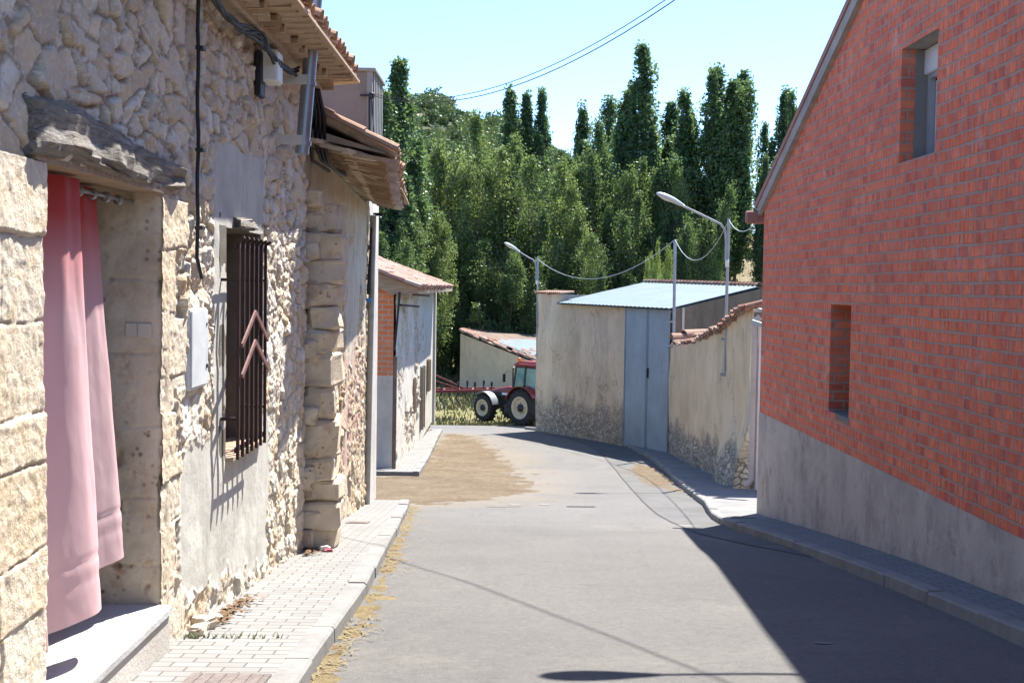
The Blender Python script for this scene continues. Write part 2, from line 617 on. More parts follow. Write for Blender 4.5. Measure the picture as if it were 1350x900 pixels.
m_concrete('plinth', (0.407, 0.363, 0.33), (0.187, 0.161, 0.141), 1.2, .8, (0.528, 0.495, 0.451), vs=.8)
m_concrete('plaster_cement', (.55, .53, .46), (.36, .33, .27), 1.2, .4)
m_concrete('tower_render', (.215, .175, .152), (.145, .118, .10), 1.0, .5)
m_concrete('pale_render', (0.54, 0.503, 0.443), (0.36, 0.315, 0.262), 1.0, .5)
m_concrete('step_stone', (0.47, 0.465, 0.447), (0.306, 0.282, 0.259), 1.4, .25)
m_concrete('kerb_stone', (0.218, 0.212, 0.2), (0.141, 0.123, 0.106), 2.0, .45)
m_concrete('concrete_slab', (0.2, 0.194, 0.182), (0.129, 0.118, 0.106), 1.2, .4)
m_concrete('shed_wall', (.60, .475, .33), (.42, .31, .2), .5, .5)
m_concrete('mud_wall', (.17, .125, .098), (.09, .068, .055), .8, .7, (.24, .19, .145))


def m_barn(name, ti, dk):
    """cream plaster that has fallen off near the ground and shows rubble"""
    s = S(name)
    x = s.xyz()
    n = s.noise(.7, 6, .66)
    col = s.ramp(n, [(.25, (0.473, 0.394, 0.298)), (.5, (0.604, 0.516, 0.403)), (.75, (0.7, 0.612, 0.49))])
    col = s.mix(col, (0.32, 0.288, 0.248), s.ramp(s.noise(.8, 6, .7, s.map(sc=(0.8, 0.8, 0.56))), [(.5, 0.0), (.7, .55)]))
    col = s.mix(col, (0.256, 0.224, 0.184), s.ramp(s.noise(2.6, 5, .75, s.map(sc=(1, 1, .5), loc=(3, 3, 3))), [(.62, 0.0), (.72, .7)]))
    col = s.mix(col, ti, 1.0, 'MULTIPLY')
    cw = s.n('ShaderNodeVectorMath', operation='ADD')
    s.set(cw.inputs[0], s.map(sc=(1, 1, .7)))
    cs = s.n('ShaderNodeVectorMath', operation='SCALE')
    s.set(cs.inputs[0], s.noise(1.2, 5, .7, color=True))
    cs.inputs['Scale'].default_value = 1.3
    s.set(cw.inputs[1], cs.outputs[0])
    crk = s.math('MULTIPLY', s.ramp(s.vor(.6, cw.outputs[0], 'DISTANCE_TO_EDGE'), [(.0, 1.0), (.016, 0.0)]), s.ramp(s.noise(.7, 3, .6, s.map(loc=(2, 2, 8))), [(.48, 0.0), (.56, .8)]))
    col = s.mix(col, (.20, .17, .13), crk)
    col = s.mix(col, (.30, .27, .22), s.ramp(s.noise(1.0, 6, .75, s.map(sc=(3.2, 3.2, .22), loc=(4, 4, 1))), [(.55, 0.0), (.72, .6)]))
    # rubble
    wv = s.n('ShaderNodeVectorMath', operation='ADD')
    s.set(wv.inputs[0], s.map(sc=(1, 1, 1.5)))
    nv = s.n('ShaderNodeVectorMath', operation='SCALE')
    s.set(nv.inputs[0], s.noise(2.5, 3, .6, color=True))
    nv.inputs['Scale'].default_value = .35
    s.set(wv.inputs[1], nv.outputs[0])
    v = s.vor(5.5, wv.outputs[0], 'F1', 'Color')
    vd = s.vor(5.5, wv.outputs[0], 'DISTANCE_TO_EDGE', 'Distance')
    rub = s.ramp(s.xyz(v)['X'], [(0, (.33, .28, .21)), (.5, (.44, .385, .305)), (1, (.56, .50, .41))])
    rub = s.mix(rub, (0.224, 0.184, 0.136), s.ramp(vd, [(.02, .7), (.12, 0.0)]))
    rub = s.mix(rub, (.21, .18, .14), s.ramp(s.noise(3, 6, .7), [(.42, 0.0), (.62, dk)]))
    rub = s.mix(rub, (.62, .58, .50), s.ramp(s.vor(7, s.map(sc=(1, 1, .7))), [(.10, .75), (.24, 0.0)]))
    hgt = s.attr('height')       # height above the street's edge
    edge = s.math('ADD', hgt, s.math('MULTIPLY', s.math('SUBTRACT', s.noise(.8, 7, .62), .5), 1.5))
    m = s.ramp(edge, [(0.50, 1.0), (.82, 0.0)])
    col = s.mix(col, rub, m)
    b = s.bump(s.noise(20, 5, .7), .4, .03)
    b = s.bump(s.math('MULTIPLY', s.ramp(vd, [(.0, 0.0), (.12, 1.0)]), m), .7, .08, b)
    b = s.bump(s.math('SUBTRACT', 1.0, m), .35, .03, b)
    s.bsdf(col, .93, b, spec=.12)
    MAT[name] = s.m


m_barn('barn_plaster', (1.0, .97, .90), .35)
m_barn('court_plaster', (1.0, .91, .76), .45)


def m_asphalt():
    s = S('asphalt')
    col = s.ramp(s.noise(.35, 6, .65), [(.25, (0.121, 0.115, 0.108)), (.5, (0.147, 0.14, 0.13)), (.75, (0.17, 0.161, 0.149))])
    sp = s.noise(70, 4, .85)
    col = s.mix(col, (0.0719, 0.0707, 0.0681), s.ramp(sp, [(.5, 0.0), (.72, .75)]))
    col = s.mix(col, (0.275, 0.263, 0.235), s.ramp(s.vor(70), [(.05, .9), (.24, 0.0)]))
    col = s.mix(col, (0.085, 0.0823, 0.0769), s.ramp(s.noise(1.3, 5, .6, s.map(sc=(1.4, .25, 1), loc=(2, 5, 0))), [(.56, 0.0), (.78, .45)]))
    col = s.mix(col, (0.222, 0.206, 0.174), s.ramp(s.noise(.9, 6, .7, s.map(loc=(9, 1, 0))), [(.55, 0.0), (.75, .5)]))
    col = s.mix(col, (0.0935, 0.09, 0.0841), s.ramp(s.noise(14, 5, .75), [(.48, 0.0), (.7, .55)]))
    col = s.mix(col, (0.22, 0.212, 0.19), s.ramp(s.noise(22, 5, .75, s.map(loc=(4, 4, 0))), [(.52, 0.0), (.72, .5)]))
    col = s.mix(col, (0.0935, 0.09, 0.0841), s.ramp(s.noise(1.1, 6, .7, s.map(sc=(1, 2.2, 1), loc=(7, 3, 0))), [(.60, 0.0), (.70, .5)]))
    du = s.math('MULTIPLY', s.attr('dust'), s.ramp(s.noise(5, 6, .75), [(.3, .35), (.62, 1.0)]))
    col = s.mix(col, (0.199, 0.162, 0.113), du)
    wv = s.n('ShaderNodeVectorMath', operation='ADD')
    s.set(wv.inputs[0], s.map(sc=(1, .7, 1)))
    nv = s.n('ShaderNodeVectorMath', operation='SCALE')
    s.set(nv.inputs[0], s.noise(1.6, 5, .7, color=True))
    nv.inputs['Scale'].default_value = .8
    s.set(wv.inputs[1], nv.outputs[0])
    ck = s.vor(.42, wv.outputs[0], 'DISTANCE_TO_EDGE')
    cm = s.math('MULTIPLY', s.ramp(ck, [(.0, 1.0), (.007, 0.0)]), s.ramp(s.noise(.5, 3, .6, s.map(loc=(6, 2, 0))), [(.50, 0.0), (.62, .35)]))
    col = s.mix(col, (0.0684, 0.065, 0.0594), cm)
    s.bsdf(col, .88, s.bump(s.noise(110, 4, .85), .8, .014), spec=.2)
    MAT['asphalt'] = s.m


m_asphalt()


def m_pavers(name, c1, c2, cm, w, h, rot):
    s = S(name)
    vec = s.map(rot=(0, 0, rot))
    c, f = s.brick(vec, w, h, .0065, c1, c2, cm, smooth=.3)
    col = s.mix(c, tuple(x * .8 for x in c1), s.ramp(s.noise(1.3, 5, .65), [(.45, 0.0), (.7, .45)]))
    col = s.mix(col, tuple(x * y for x, y in zip(c1, (.85, .72, .55))), s.ramp(s.noise(4, 6, .75, s.map(loc=(2, 2, 2))), [(.6, 0.0), (.75, .55)]))
    col = s.mix(col, tuple(x * .75 for x in c1), s.ramp(s.noise(90, 3), [(.5, 0.0), (.7, .35)]))
    s.bsdf(col, .88, s.bump(s.math('SUBTRACT', 1.0, f), .6, .008), spec=.2)
    MAT[name] = s.m


m_pavers('pavers_left', (0.194, 0.188, 0.176), (0.229, 0.223, 0.209), (0.1, 0.0941, 0.0848), .21, .118, -.02)
m_pavers('pavers_right', (0.159, 0.159, 0.156), (0.194, 0.192, 0.186), (0.0706, 0.0682, 0.0659), .21, .105, -.05)


def m_ground(name, a, b, c, sc=1.0, fine=60):
    s = S(name)
    col = s.ramp(s.noise(.5 * sc, 7, .7), [(.3, a), (.5, b), (.7, c)])
    col = s.mix(col, tuple(x * .6 for x in a), s.ramp(s.noise(fine, 4, .8), [(.5, 0.0), (.7, .6)]))
    col = s.mix(col, tuple(x * .62 for x in a), s.ramp(s.noise(fine * .2, 5, .8), [(.50, 0.0), (.68, .7)]))
    col = s.mix(col, tuple(min(1, x * 1.3) for x in c), s.ramp(s.noise(fine * .13, 5, .8, s.map(loc=(5, 2, 0))), [(.52, 0.0), (.70, .6)]))
    col = s.mix(col, tuple(min(1, x * 1.35) for x in c), s.ramp(s.vor(fine * .6), [(.08, .5), (.25, 0.0)]))
    s.bsdf(col, .95, s.bump(s.noise(fine, 4, .8), .8, .03), spec=.1)
    MAT[name] = s.m


m_ground('dirt', (.112, .083, .054), (.152, .116, .077), (.19, .152, .104), 1.6, 45)
m_ground('straw_bed', (0.141, 0.1, 0.0529), (0.2, 0.153, 0.0823), (0.259, 0.206, 0.118), 5, 60)
m_ground('earth', (0.259, 0.212, 0.141), (0.353, 0.294, 0.188), (0.4, 0.341, 0.223), .6, 12)


def m_field():
    s = S('field_grass')
    x = s.xyz()
    dry = s.ramp(s.noise(.25, 6, .7, s.map(sc=(.5, 1.3, 1))), [(.3, (0.119, 0.126, 0.042)), (.5, (0.168, 0.161, 0.063)), (.7, (0.252, 0.217, 0.112))])
    col = s.mix(dry, (0.266, 0.231, 0.14), s.ramp(s.noise(3, 5, .75), [(.5, 0.0), (.7, .6)]))
    s.bsdf(col, .95, s.bump(s.noise(9, 5, .8), .8, .1), spec=.1)
    MAT['field'] = s.m


m_field()


def m_hill():
    s = S('hillside')
    g = s.attr('wood')
    dry = s.ramp(s.noise(.06, 8, .72), [(.3, (0.182, 0.137, 0.0728)), (.5, (0.252, 0.196, 0.109)), (.7, (0.308, 0.252, 0.147))])
    dry = s.mix(dry, (0.084, 0.0924, 0.042), s.ramp(s.noise(.35, 6, .75), [(.54, 0.0), (.62, .8)]))
    scrub = s.ramp(s.noise(.12, 8, .75), [(.35, (0.042, 0.0588, 0.0252)), (.5, (0.091, 0.098, 0.056)), (.66, (0.224, 0.203, 0.161))])
    col = s.mix(dry, scrub, g)
    s.bsdf(col, .95, s.bump(s.noise(.6, 6, .8), 1, 1.0), spec=.1)
    MAT['hill'] = s.m


m_hill()


def m_leaf(name, dark, mid, light, trans=.52):
    s = S(name)
    r = s.attr('rnd')
    col = s.ramp(r, [(0, dark), (.5, mid), (1, light)])
    d = s.n('ShaderNodeBsdfDiffuse')
    s.set(d.inputs[0], col)
    t = s.n('ShaderNodeBsdfTranslucent')
    s.set(t.inputs[0], s.mix(col, (.22, .30, .05), .35))
    mx = s.n('ShaderNodeMixShader')
    mx.inputs[0].default_value = trans
    s.t.links.new(d.outputs[0], mx.inputs[1])
    s.t.links.new(t.outputs[0], mx.inputs[2])
    gl = s.n('ShaderNodeBsdfGlossy')
    gl.inputs['Roughness'].default_value = .45
    s.set(gl.inputs[0], (.5, .55, .5))
    m2 = s.n('ShaderNodeMixShader')
    m2.inputs[0].default_value = .06
    s.t.links.new(mx.outputs[0], m2.inputs[1])
    s.t.links.new(gl.outputs[0], m2.inputs[2])
    s.t.links.new(m2.outputs[0], s.out.inputs[0])
    MAT[name] = s.m


m_leaf('leaf_dark', (.04, .085, .05), (.075, .14, .07), (.13, .20, .085))
m_leaf('leaf_olive', (.075, .11, .042), (.16, .21, .07), (.29, .34, .125), .5)
m_leaf('leaf_mid', (.04, .075, .038), (.09, .145, .055), (.19, .25, .09), .5)
m_leaf('leaf_pale', (0.21, 0.263, 0.07), (0.298, 0.367, 0.105), (0.385, 0.455, 0.14), .4)
m_leaf('leaf_pine', (0.0613, 0.0963, 0.0438), (0.105, 0.149, 0.0613), (0.175, 0.21, 0.0875), .15)

s = S('bark')
s.bsdf(s.ramp(s.noise(6, 6, .7, s.map(sc=(4, 4, .6))), [(.35, (.06, .05, .04)), (.65, (.22, .19, .15))]), .95, s.bump(s.noise(20, 4), .6, .05), spec=.1)
MAT['bark'] = s.m

s = S('weathered_oak')
x = s.xyz()
gr = s.noise(1.0, 8, .7, s.map(sc=(26, 2.2, 26)), dist=1.2)
col = s.ramp(gr, [(.3, (.10, .085, .07)), (.48, (.27, .245, .21)), (.7, (.44, .41, .37))])
col = s.mix(col, (.30, .2, .12), s.ramp(s.noise(4, 5, .7), [(.55, 0.0), (.7, .4)]))
s.bsdf(col, .9, s.bump(gr, 1, .04), spec=.15)
MAT['oak'] = s.m

s = S('board_wood')
gr = s.noise(1.0, 6, .7, s.map(sc=(3, 22, 22)))
s.bsdf(s.ramp(gr, [(.3, (.24, .18, .12)), (.7, (.42, .33, .23))]), .85, s.bump(gr, .5, .01), spec=.2)
MAT['board'] = s.m

MAT['rust'] = plain('rusty_iron', (.045, .022, .019), .75, 0, .3, .45, 14, .3)
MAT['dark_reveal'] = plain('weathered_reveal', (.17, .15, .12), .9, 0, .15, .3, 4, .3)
MAT['black'] = plain('black_rubber', (.015, .015, .017), .55, 0, .4, .2)
MAT['galv'] = plain('galvanised_steel', (.30, .33, .36), .42, .75, .5, .2, 5)
MAT['pole_grey'] = plain('grey_painted_steel', (0.33, 0.352, 0.375), .5, .1, .4, .2, 5)
MAT['lamp_grey'] = plain('pale_lamp_housing', (0.45, 0.488, 0.525), .4, .1, .5, .12, 4)
MAT['glass_lamp'] = plain('lamp_lens', (.62, .63, .62), .25, 0, .5, .1)
MAT['post'] = plain('weathered_grey_post', (0.36, 0.338, 0.3), .85, 0, .2, .25, 3, .3)
MAT['brown_pipe'] = plain('brown_pipe', (0.18, 0.128, 0.0975), .7, 0, .3, .3, 4)
MAT['white_pipe'] = plain('pale_downpipe', (.46, .435, .41), .55, 0, .35, .15, 2)
MAT['white_metal'] = plain('white_sheet_metal', (.66, .67, .67), .5, 0, .4, .1, 1.5)
MAT['box_grey'] = plain('pale_grey_enamel', (.60, .62, .62), .45, 0, .4, .12, 6)
MAT['white_plastic'] = plain('white_plastic', (.72, .70, .64), .45, 0, .4, .1)
MAT['switch'] = plain('aged_plastic', (.52, .48, .40), .5, 0, .3, .1)
MAT['alu'] = plain('grey_aluminium', (.34, .36, .38), .45, .3, .5, .12, 3)
MAT['shutter'] = plain('pale_shutter', (.50, .53, .57), .5, 0, .4, .1, 3)
MAT['dark'] = plain('dark_interior', (.02, .018, .016), .9, 0, .1, .3)
MAT['cover'] = plain('rusty_cast_iron', (.17, .14, .125), .8, .1, .3, .4, 20, .5)
MAT['verge'] = plain('verge_flashing', (0.3, 0.15, 0.12), .7, 0, .3, .25, 4)
MAT['verge_grey'] = plain('verge_underside', (0.3, 0.285, 0.27), .8, 0, .3, .25, 4)
MAT['tractor_red'] = plain('tractor_red_paint', (.165, .018, .015), .38, 0, .5, .2, 5)
MAT['machine_red'] = plain('implement_red_paint', (.16, .03, .032), .6, 0, .4, .3, 5)
MAT['tyre'] = plain('tyre_rubber', (.028, .027, .027), .85, 0, .3, .45, 6)
MAT['rim'] = plain('cream_rim', (0.51, 0.45, 0.323), .55, 0, .4, .2, 8)
MAT['chassis'] = plain('dark_chassis', (.035, .036, .04), .6, .2, .4, .35, 9)
MAT['fender_grey'] = plain('grey_mudguard', (.19, .205, .22), .5, 0, .4, .15, 5)
MAT['amber'] = plain('amber_lens', (.75, .16, .02), .3, 0, .5, .1)
MAT['decal'] = plain('white_decal', (.72, .72, .70), .5, 0, .4, .05)
MAT['glazing_bead'] = plain('putty', (.25, .24, .22), .7)
MAT['blue_label'] = plain('blue_label', (.05, .22, .45), .5)
MAT['red_scrap'] = plain('red_scrap', (.30, .06, .07), .5)
MAT['dry_leaf'] = plain('dry_leaf', (.17, .11, .065), .9, 0, .1, .4, 30)
MAT['weed'] = plain('weed_green', (.17, .19, .10), .9, 0, .1, .3, 30)
MAT['straw'] = plain('straw', (.20, .16, .09), .85, 0, .2, .3, 30)
MAT['pebble'] = plain('pebble', (0.2, 0.171, 0.135), .9, 0, .15, .35, 10, .4)

s = S('window_glass')
s.bsdf((.05, .07, .08), .05, spec=.6)
MAT['glass'] = s.m
s = S('cab_glass')
s.bsdf(s.ramp(s.noise(1.2, 3), [(.35, (.10, .21, .21)), (.65, (.17, .33, .32))]), .12, spec=.6)
MAT['cab_glass'] = s.m

s = S('curtain_cloth')      # red cloth; lintel shade above and sunlit pale pink below painted into its colour
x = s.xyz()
shade_z = s.math('ADD', x['Z'], s.math('MULTIPLY', s.noise(2.0, 3, .5), .12))
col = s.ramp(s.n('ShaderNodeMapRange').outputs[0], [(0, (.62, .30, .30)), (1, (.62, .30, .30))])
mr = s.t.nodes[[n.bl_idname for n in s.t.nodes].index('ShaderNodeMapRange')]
s.set(mr.inputs[0], shade_z)
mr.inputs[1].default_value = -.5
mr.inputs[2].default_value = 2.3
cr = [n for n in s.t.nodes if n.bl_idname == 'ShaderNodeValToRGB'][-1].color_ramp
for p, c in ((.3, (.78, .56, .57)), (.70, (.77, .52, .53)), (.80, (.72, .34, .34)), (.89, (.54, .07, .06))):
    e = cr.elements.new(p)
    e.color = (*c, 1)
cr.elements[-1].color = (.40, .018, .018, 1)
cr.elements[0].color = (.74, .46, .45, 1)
seam = s.ramp(x['Z'], [(0, 0.0), (1, 0.0)])
wv1 = s.n('ShaderNodeTexWave', wave_type='BANDS', bands_direction='Z')
wv1.inputs['Scale'].default_value = 130
wv1.inputs['Distortion'].default_value = 1.5
cre = s.noise(7, 6, .7, s.map(sc=(1.6, 1.6, .5)), dist=.6)
cnor = s.bump(wv1.outputs[0], .12, .004, s.bump(cre, .10, .03))
d = s.n('ShaderNodeBsdfDiffuse')
s.set(d.inputs[0], col)
s.set(d.inputs['Normal'], cnor)
t = s.n('ShaderNodeBsdfTranslucent')
s.set(t.inputs[0], col)
sh = s.n('ShaderNodeBsdfSheen')
s.set(sh.inputs[0], (.5, .45, .45))
m1 = s.n('ShaderNodeMixShader')
m1.inputs[0].default_value = .3
s.t.links.new(d.outputs[0], m1.inputs[1])
s.t.links.new(t.outputs[0], m1.inputs[2])
gl = s.n('ShaderNodeBsdfGlossy')
gl.inputs['Roughness'].default_value = .42
s.set(gl.inputs[0], (.8, .7, .7))
m2 = s.n('ShaderNodeMixShader')
m2.inputs[0].default_value = .07
s.t.links.new(m1.outputs[0], m2.inputs[1])
s.t.links.new(gl.outputs[0], m2.inputs[2])
s.t.links.new(m2.outputs[0], s.out.inputs[0])
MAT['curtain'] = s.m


def m_sheet(name, c, dirt, pitch, axis='Y', rough=.5, var=.15):
    """ribbed sheet metal"""
    s = S(name)
    col = s.ramp(s.noise(.8, 5, .6), [(.3, tuple(x * (1 - var) for x in c)), (.7, tuple(min(1, x * (1 + var)) for x in c))])
    col = s.mix(col, dirt, s.ramp(s.noise(1.2, 5, .7, s.map(sc=(2, 2, .35))), [(.52, 0.0), (.75, .5)]))
    col = s.mix(col, tuple(x * .55 for x in dirt), s.ramp(s.noise(2.2, 6, .75, s.map(sc=(1, 1, .5), loc=(3, 1, 7))), [(.57, 0.0), (.72, .55)]))
    s.bsdf(col, .72, s.bump(s.noise(1.6, 3, .5), .25, .05), 0, .12)
    MAT[name] = s.m


m_sheet('barn_door', (.27, .33, .365), (.30, .30, .28), .3)
m_sheet('roof_sheet', (.135, .178, .195), (.125, .145, .15), .3, var=.1)
m_sheet('corrugated', (0.238, 0.231, 0.217), (0.154, 0.133, 0.112), .3)
# ================================================================== light
W = bpy.data.worlds.new('World')
SC.world = W
W.use_nodes = True
wt = W.node_tree
wt.nodes.clear()
sky = wt.nodes.new('ShaderNodeTexSky')
sky.sky_type = 'NISHITA'
sky.sun_disc = False
SUN_A, SUN_B = .305, .54          # how far a shadow falls left and towards the camera per metre of height
EL = math.atan2(1, math.hypot(SUN_A, SUN_B))
AZ = math.atan2(SUN_A, SUN_B)    # clockwise from +Y
sky.sun_elevation = EL
sky.sun_rotation = AZ
sky.altitude = 800
sky.air_density = 1.0
sky.dust_density = 0.6
sky.ozone_density = 9.0
bg = wt.nodes.new('ShaderNodeBackground')
bg.inputs[1].default_value = 0.115
wo = wt.nodes.new('ShaderNodeOutputWorld')
wt.links.new(sky.outputs[0], bg.inputs[0])
wt.links.new(bg.outputs[0], wo.inputs[0])
sl = bpy.data.lights.new('sun', 'SUN')
sl.energy = 5.0
sl.angle = R(.5)
sl.color = (1.0, .965, .91)
so = bpy.data.objects.new('sun', sl)
COL.objects.link(so)
so.rotation_euler = Vector((-SUN_A, -SUN_B, -1)).to_track_quat('-Z', 'Y').to_euler()
so.location = (10, 20, 40)
SC.view_settings.view_transform = 'Standard'
SC.view_settings.look = 'None'
SC.view_settings.gamma = 1
SC.view_settings.use_curve_mapping = False
SC.view_settings.exposure = 1.62
SC.render.engine = 'CYCLES'
SC.cycles.max_bounces = 8
SC.cycles.diffuse_bounces = 4
SC.cycles.transparent_max_bounces = 8
SC.cycles.use_denoising = True


# ================================================================== ground, road, pavements
def sheet(name, xs, ys, zf, mat, kind='structure', smooth=True, attrs=None):
    X, Y = np.meshgrid(xs, ys)
    Z = zf(X, Y)
    n, m = X.shape
    V = np.stack([X, Y, Z], -1).reshape(-1, 3)
    i = np.arange(n * m).reshape(n, m)
    F = np.stack([i[:-1, :-1], i[:-1, 1:], i[1:, 1:], i[1:, :-1]], -1).reshape(-1, 4)
    o = link(name, npmesh(name, V, F, smooth, attrs), mat)
    return tag(o, kind=kind)


def uneven(X, Y):
    return (vnoise(X + 50, Y + 450, .8, 2, 4) - .5) * .03


gx = np.unique(np.concatenate([np.linspace(-3000, -200, 12), np.linspace(-200, 200, 101), np.linspace(200, 3000, 12), np.linspace(-12, 12, 49)]))
gy = np.unique(np.concatenate([np.linspace(-300, -20, 15), np.linspace(-20, 140, 161), np.linspace(140, 600, 40), np.linspace(600, 4000, 12)]))
sheet('ground', gx, gy, lambda X, Y: gz(Y) - .07 + (vnoise(X + 3000, Y + 300, .15, 3) - .5) * .25 * sstep(56, 64, Y), MAT['field'])


def road_z(X, Y):
    return gz(Y) + uneven(X, Y) + .012 * np.clip(1 - np.abs(X - .9) / 3, 0, 1)


FAN = [(-4.2, 21.0), (-1.6, 21.4), (-.6, 22.3), (.25, 24.2), (.35, 27), (-.1, 31), (-.6, 37), (-1.2, 42), (-2.2, 45), (-2.3, 33), (-2.2, 28.2), (-4.2, 28)]


def sdist(poly, X, Y):
    d = np.full(X.shape, 1e9)
    ins = np.zeros(X.shape, bool)
    n = len(poly)
    for i in range(n):
        (ax, ay), (bx, by) = poly[i], poly[(i + 1) % n]
        t = np.clip(((X - ax) * (bx - ax) + (Y - ay) * (by - ay)) / ((bx - ax) ** 2 + (by - ay) ** 2), 0, 1)
        d = np.minimum(d, np.hypot(X - ax - t * (bx - ax), Y - ay - t * (by - ay)))
        ins ^= ((ay > Y) != (by > Y)) & (X < (bx - ax) * (Y - ay) / (by - ay + 1e-9) + ax)
    return np.where(ins, d, -d)


rxs, rys = np.linspace(-12, 6.4, 124), np.linspace(-14, 51.2, 392)
RXG, RYG = np.meshgrid(rxs, rys)
dust = sstep(-1.9, .35, sdist(FAN, RXG, RYG) + (vnoise(RXG + 40, RYG + 40, .9, 4, 2) - .5) * 2.0) * .8
sheet('road', rxs, rys, road_z, MAT['asphalt'], attrs={'dust': dust.ravel()})


def strip(name, left, right, mat, lift, kind='structure', thick=.16, nx=6):
    """pavement between two polylines (x, y); a solid with a top and its sides; rows share y"""
    ys = np.unique(np.concatenate([np.arange(left[0][1], left[-1][1], .25), [p[1] for p in left], [p[1] for p in right]]))
    lx = np.interp(ys, [p[1] for p in left], [p[0] for p in left])
    rx = np.interp(ys, [p[1] for p in right], [p[0] for p in right])
    V, F = [], []
    t = np.linspace(0, 1, nx + 1)
    for k, y in enumerate(ys):
        for q in t:
            x = lx[k] * (1 - q) + rx[k] * q
            V.append((x, y, gzf(y) + lift))
    w = nx + 1
    for k in range(len(ys) - 1):
        for q in range(nx): F.append((k * w + q, k * w + q + 1, (k + 1) * w + q + 1, (k + 1) * w + q))
    n0 = len(V)
    for k, y in enumerate(ys):
        V.append((lx[k], y, gzf(y) + lift - thick))
        V.append((rx[k], y, gzf(y) + lift - thick))
    for k in range(len(ys) - 1):
        a, b = n0 + 2 * k, n0 + 2 * k + 2
        F.append((k * w, (k + 1) * w, b, a))
        F.append(((k + 1) * w + nx, k * w + nx, a + 1, b + 1))
    F.append((0, n0, n0 + 1, nx))
    e = (len(ys) - 1) * w
    F.append((e + nx, n0 + 2 * len(ys) - 1, n0 + 2 * len(ys) - 2, e))
    me = bpy.data.meshes.new(name)
    me.from_pydata(V, [], F)
    o = link(name, me, mat)
    return tag(o, kind=kind)


def kerb(name, pts, width, side, lift, mat, seglen=1.0):
    """row of kerb stones along the polyline pts (road-side edge); side=+1: the stone lies to +x of the line"""
    P = [Vector((x, y, 0)) for x, y in pts]
    L = [0]
    for a, b in zip(P, P[1:]): L.append(L[-1] + (b - a).length)

    def ev(s):
        for i in range(len(P) - 1):
            if s <= L[i + 1] or i == len(P) - 2:
                return P[i].lerp(P[i + 1], (s - L[i]) / (L[i + 1] - L[i]))

    mb = MB()
    s = 0.0
    rg = random.Random(5)
    while s < L[-1] - .05:
        e = min(s + seglen, L[-1])
        g = .005
        n = 4
        dz, dx = rg.uniform(-.006, .006), rg.uniform(-.006, .006)
        rows = []
        for k in range(n + 1):
            p = ev(s + g + (e - s - 2 * g) * k / n)
            q = ev(min(s + g + (e - s - 2 * g) * k / n + .02, L[-1]))
            p0 = ev(max(s + g + (e - s - 2 * g) * k / n - .02, 0))
            d = (q - p0).normalized()
            nrm = Vector((d.y, -d.x, 0)) * side
            z = gzf(p.y) + lift + dz
            p = p + nrm * dx
            c = .018
            rows.append([p + Vector((0, 0, z - .3)), p + nrm * .008 + Vector((0, 0, z - c)), p + nrm * (c + .008) + Vector((0, 0, z)),
                         p + nrm * width + Vector((0, 0, z)), p + nrm * width + Vector((0, 0, z - .3))])
        vs = [v for r in rows for v in r]
        fs = []
        for k in range(n):
            for j in range(4):
                f = (k * 5 + j, k * 5 + j + 1, (k + 1) * 5 + j + 1, (k + 1) * 5 + j)
                fs.append(f if side < 0 else f[::-1])
        fs.append((0, 1, 2, 3, 4) if side > 0 else (4, 3, 2, 1, 0))
        fs.append(tuple(n * 5 + j for j in ((4, 3, 2, 1, 0) if side > 0 else (0, 1, 2, 3, 4))))
        mb.rnd = rg.random()
        mb.add(vs, fs)
        s = e
    o = mb.build(name, mat)
    return tag(o, kind='structure')


LK = [(-1.02, -3), (-1.04, 3), (-1.13, 6.85), (-1.17, 10.1), (-1.42, 15.5), (-1.74, 21.0)]      # road edge of the left kerb
strip('pavement', [(-2.3, -3), (-2.3, 12), (-2.75, 21.0)], [(x - .15, y) for x, y in LK], MAT['pavers_left'], .10)
kerb('kerb', LK, .16, -1, .112, MAT['kerb_stone'])
LK2 = [(-2.12, 28.3), (-2.25, 34), (-2.62, 46.5)]
strip('pavement', [(-3.4, 28.3), (-3.5, 46.5)], [(x - .15, y) for x, y in LK2], MAT['pavers_left'], .10)
kerb('kerb', LK2, .16, -1, .112, MAT['kerb_stone'])
RK = [(3.75, -3), (3.68, 5), (3.54, 8.4), (3.34, 13), (3.13, 18.0), (3.2, 19.0), (3.52, 22.0), (3.66, 25.3), (3.9, 30), (3.98, 34), (3.85, 38), (3.45, 42), (2.6, 45.2), (1.6, 47.3), (.55, 48.9)]
strip('pavement', [(x + .12, y) for x, y in RK], [(6.2, -3), (6.2, 46), (2.2, 48.9)], MAT['concrete_slab'], .098)
strip('pavement', [(x + .12, y) for x, y in RK[:5]], [(4.4, -3), (4.4, 18.0)], MAT['pavers_right'], .106, thick=.02)
kerb('kerb', RK, .15, 1, .115, MAT['kerb_stone'])


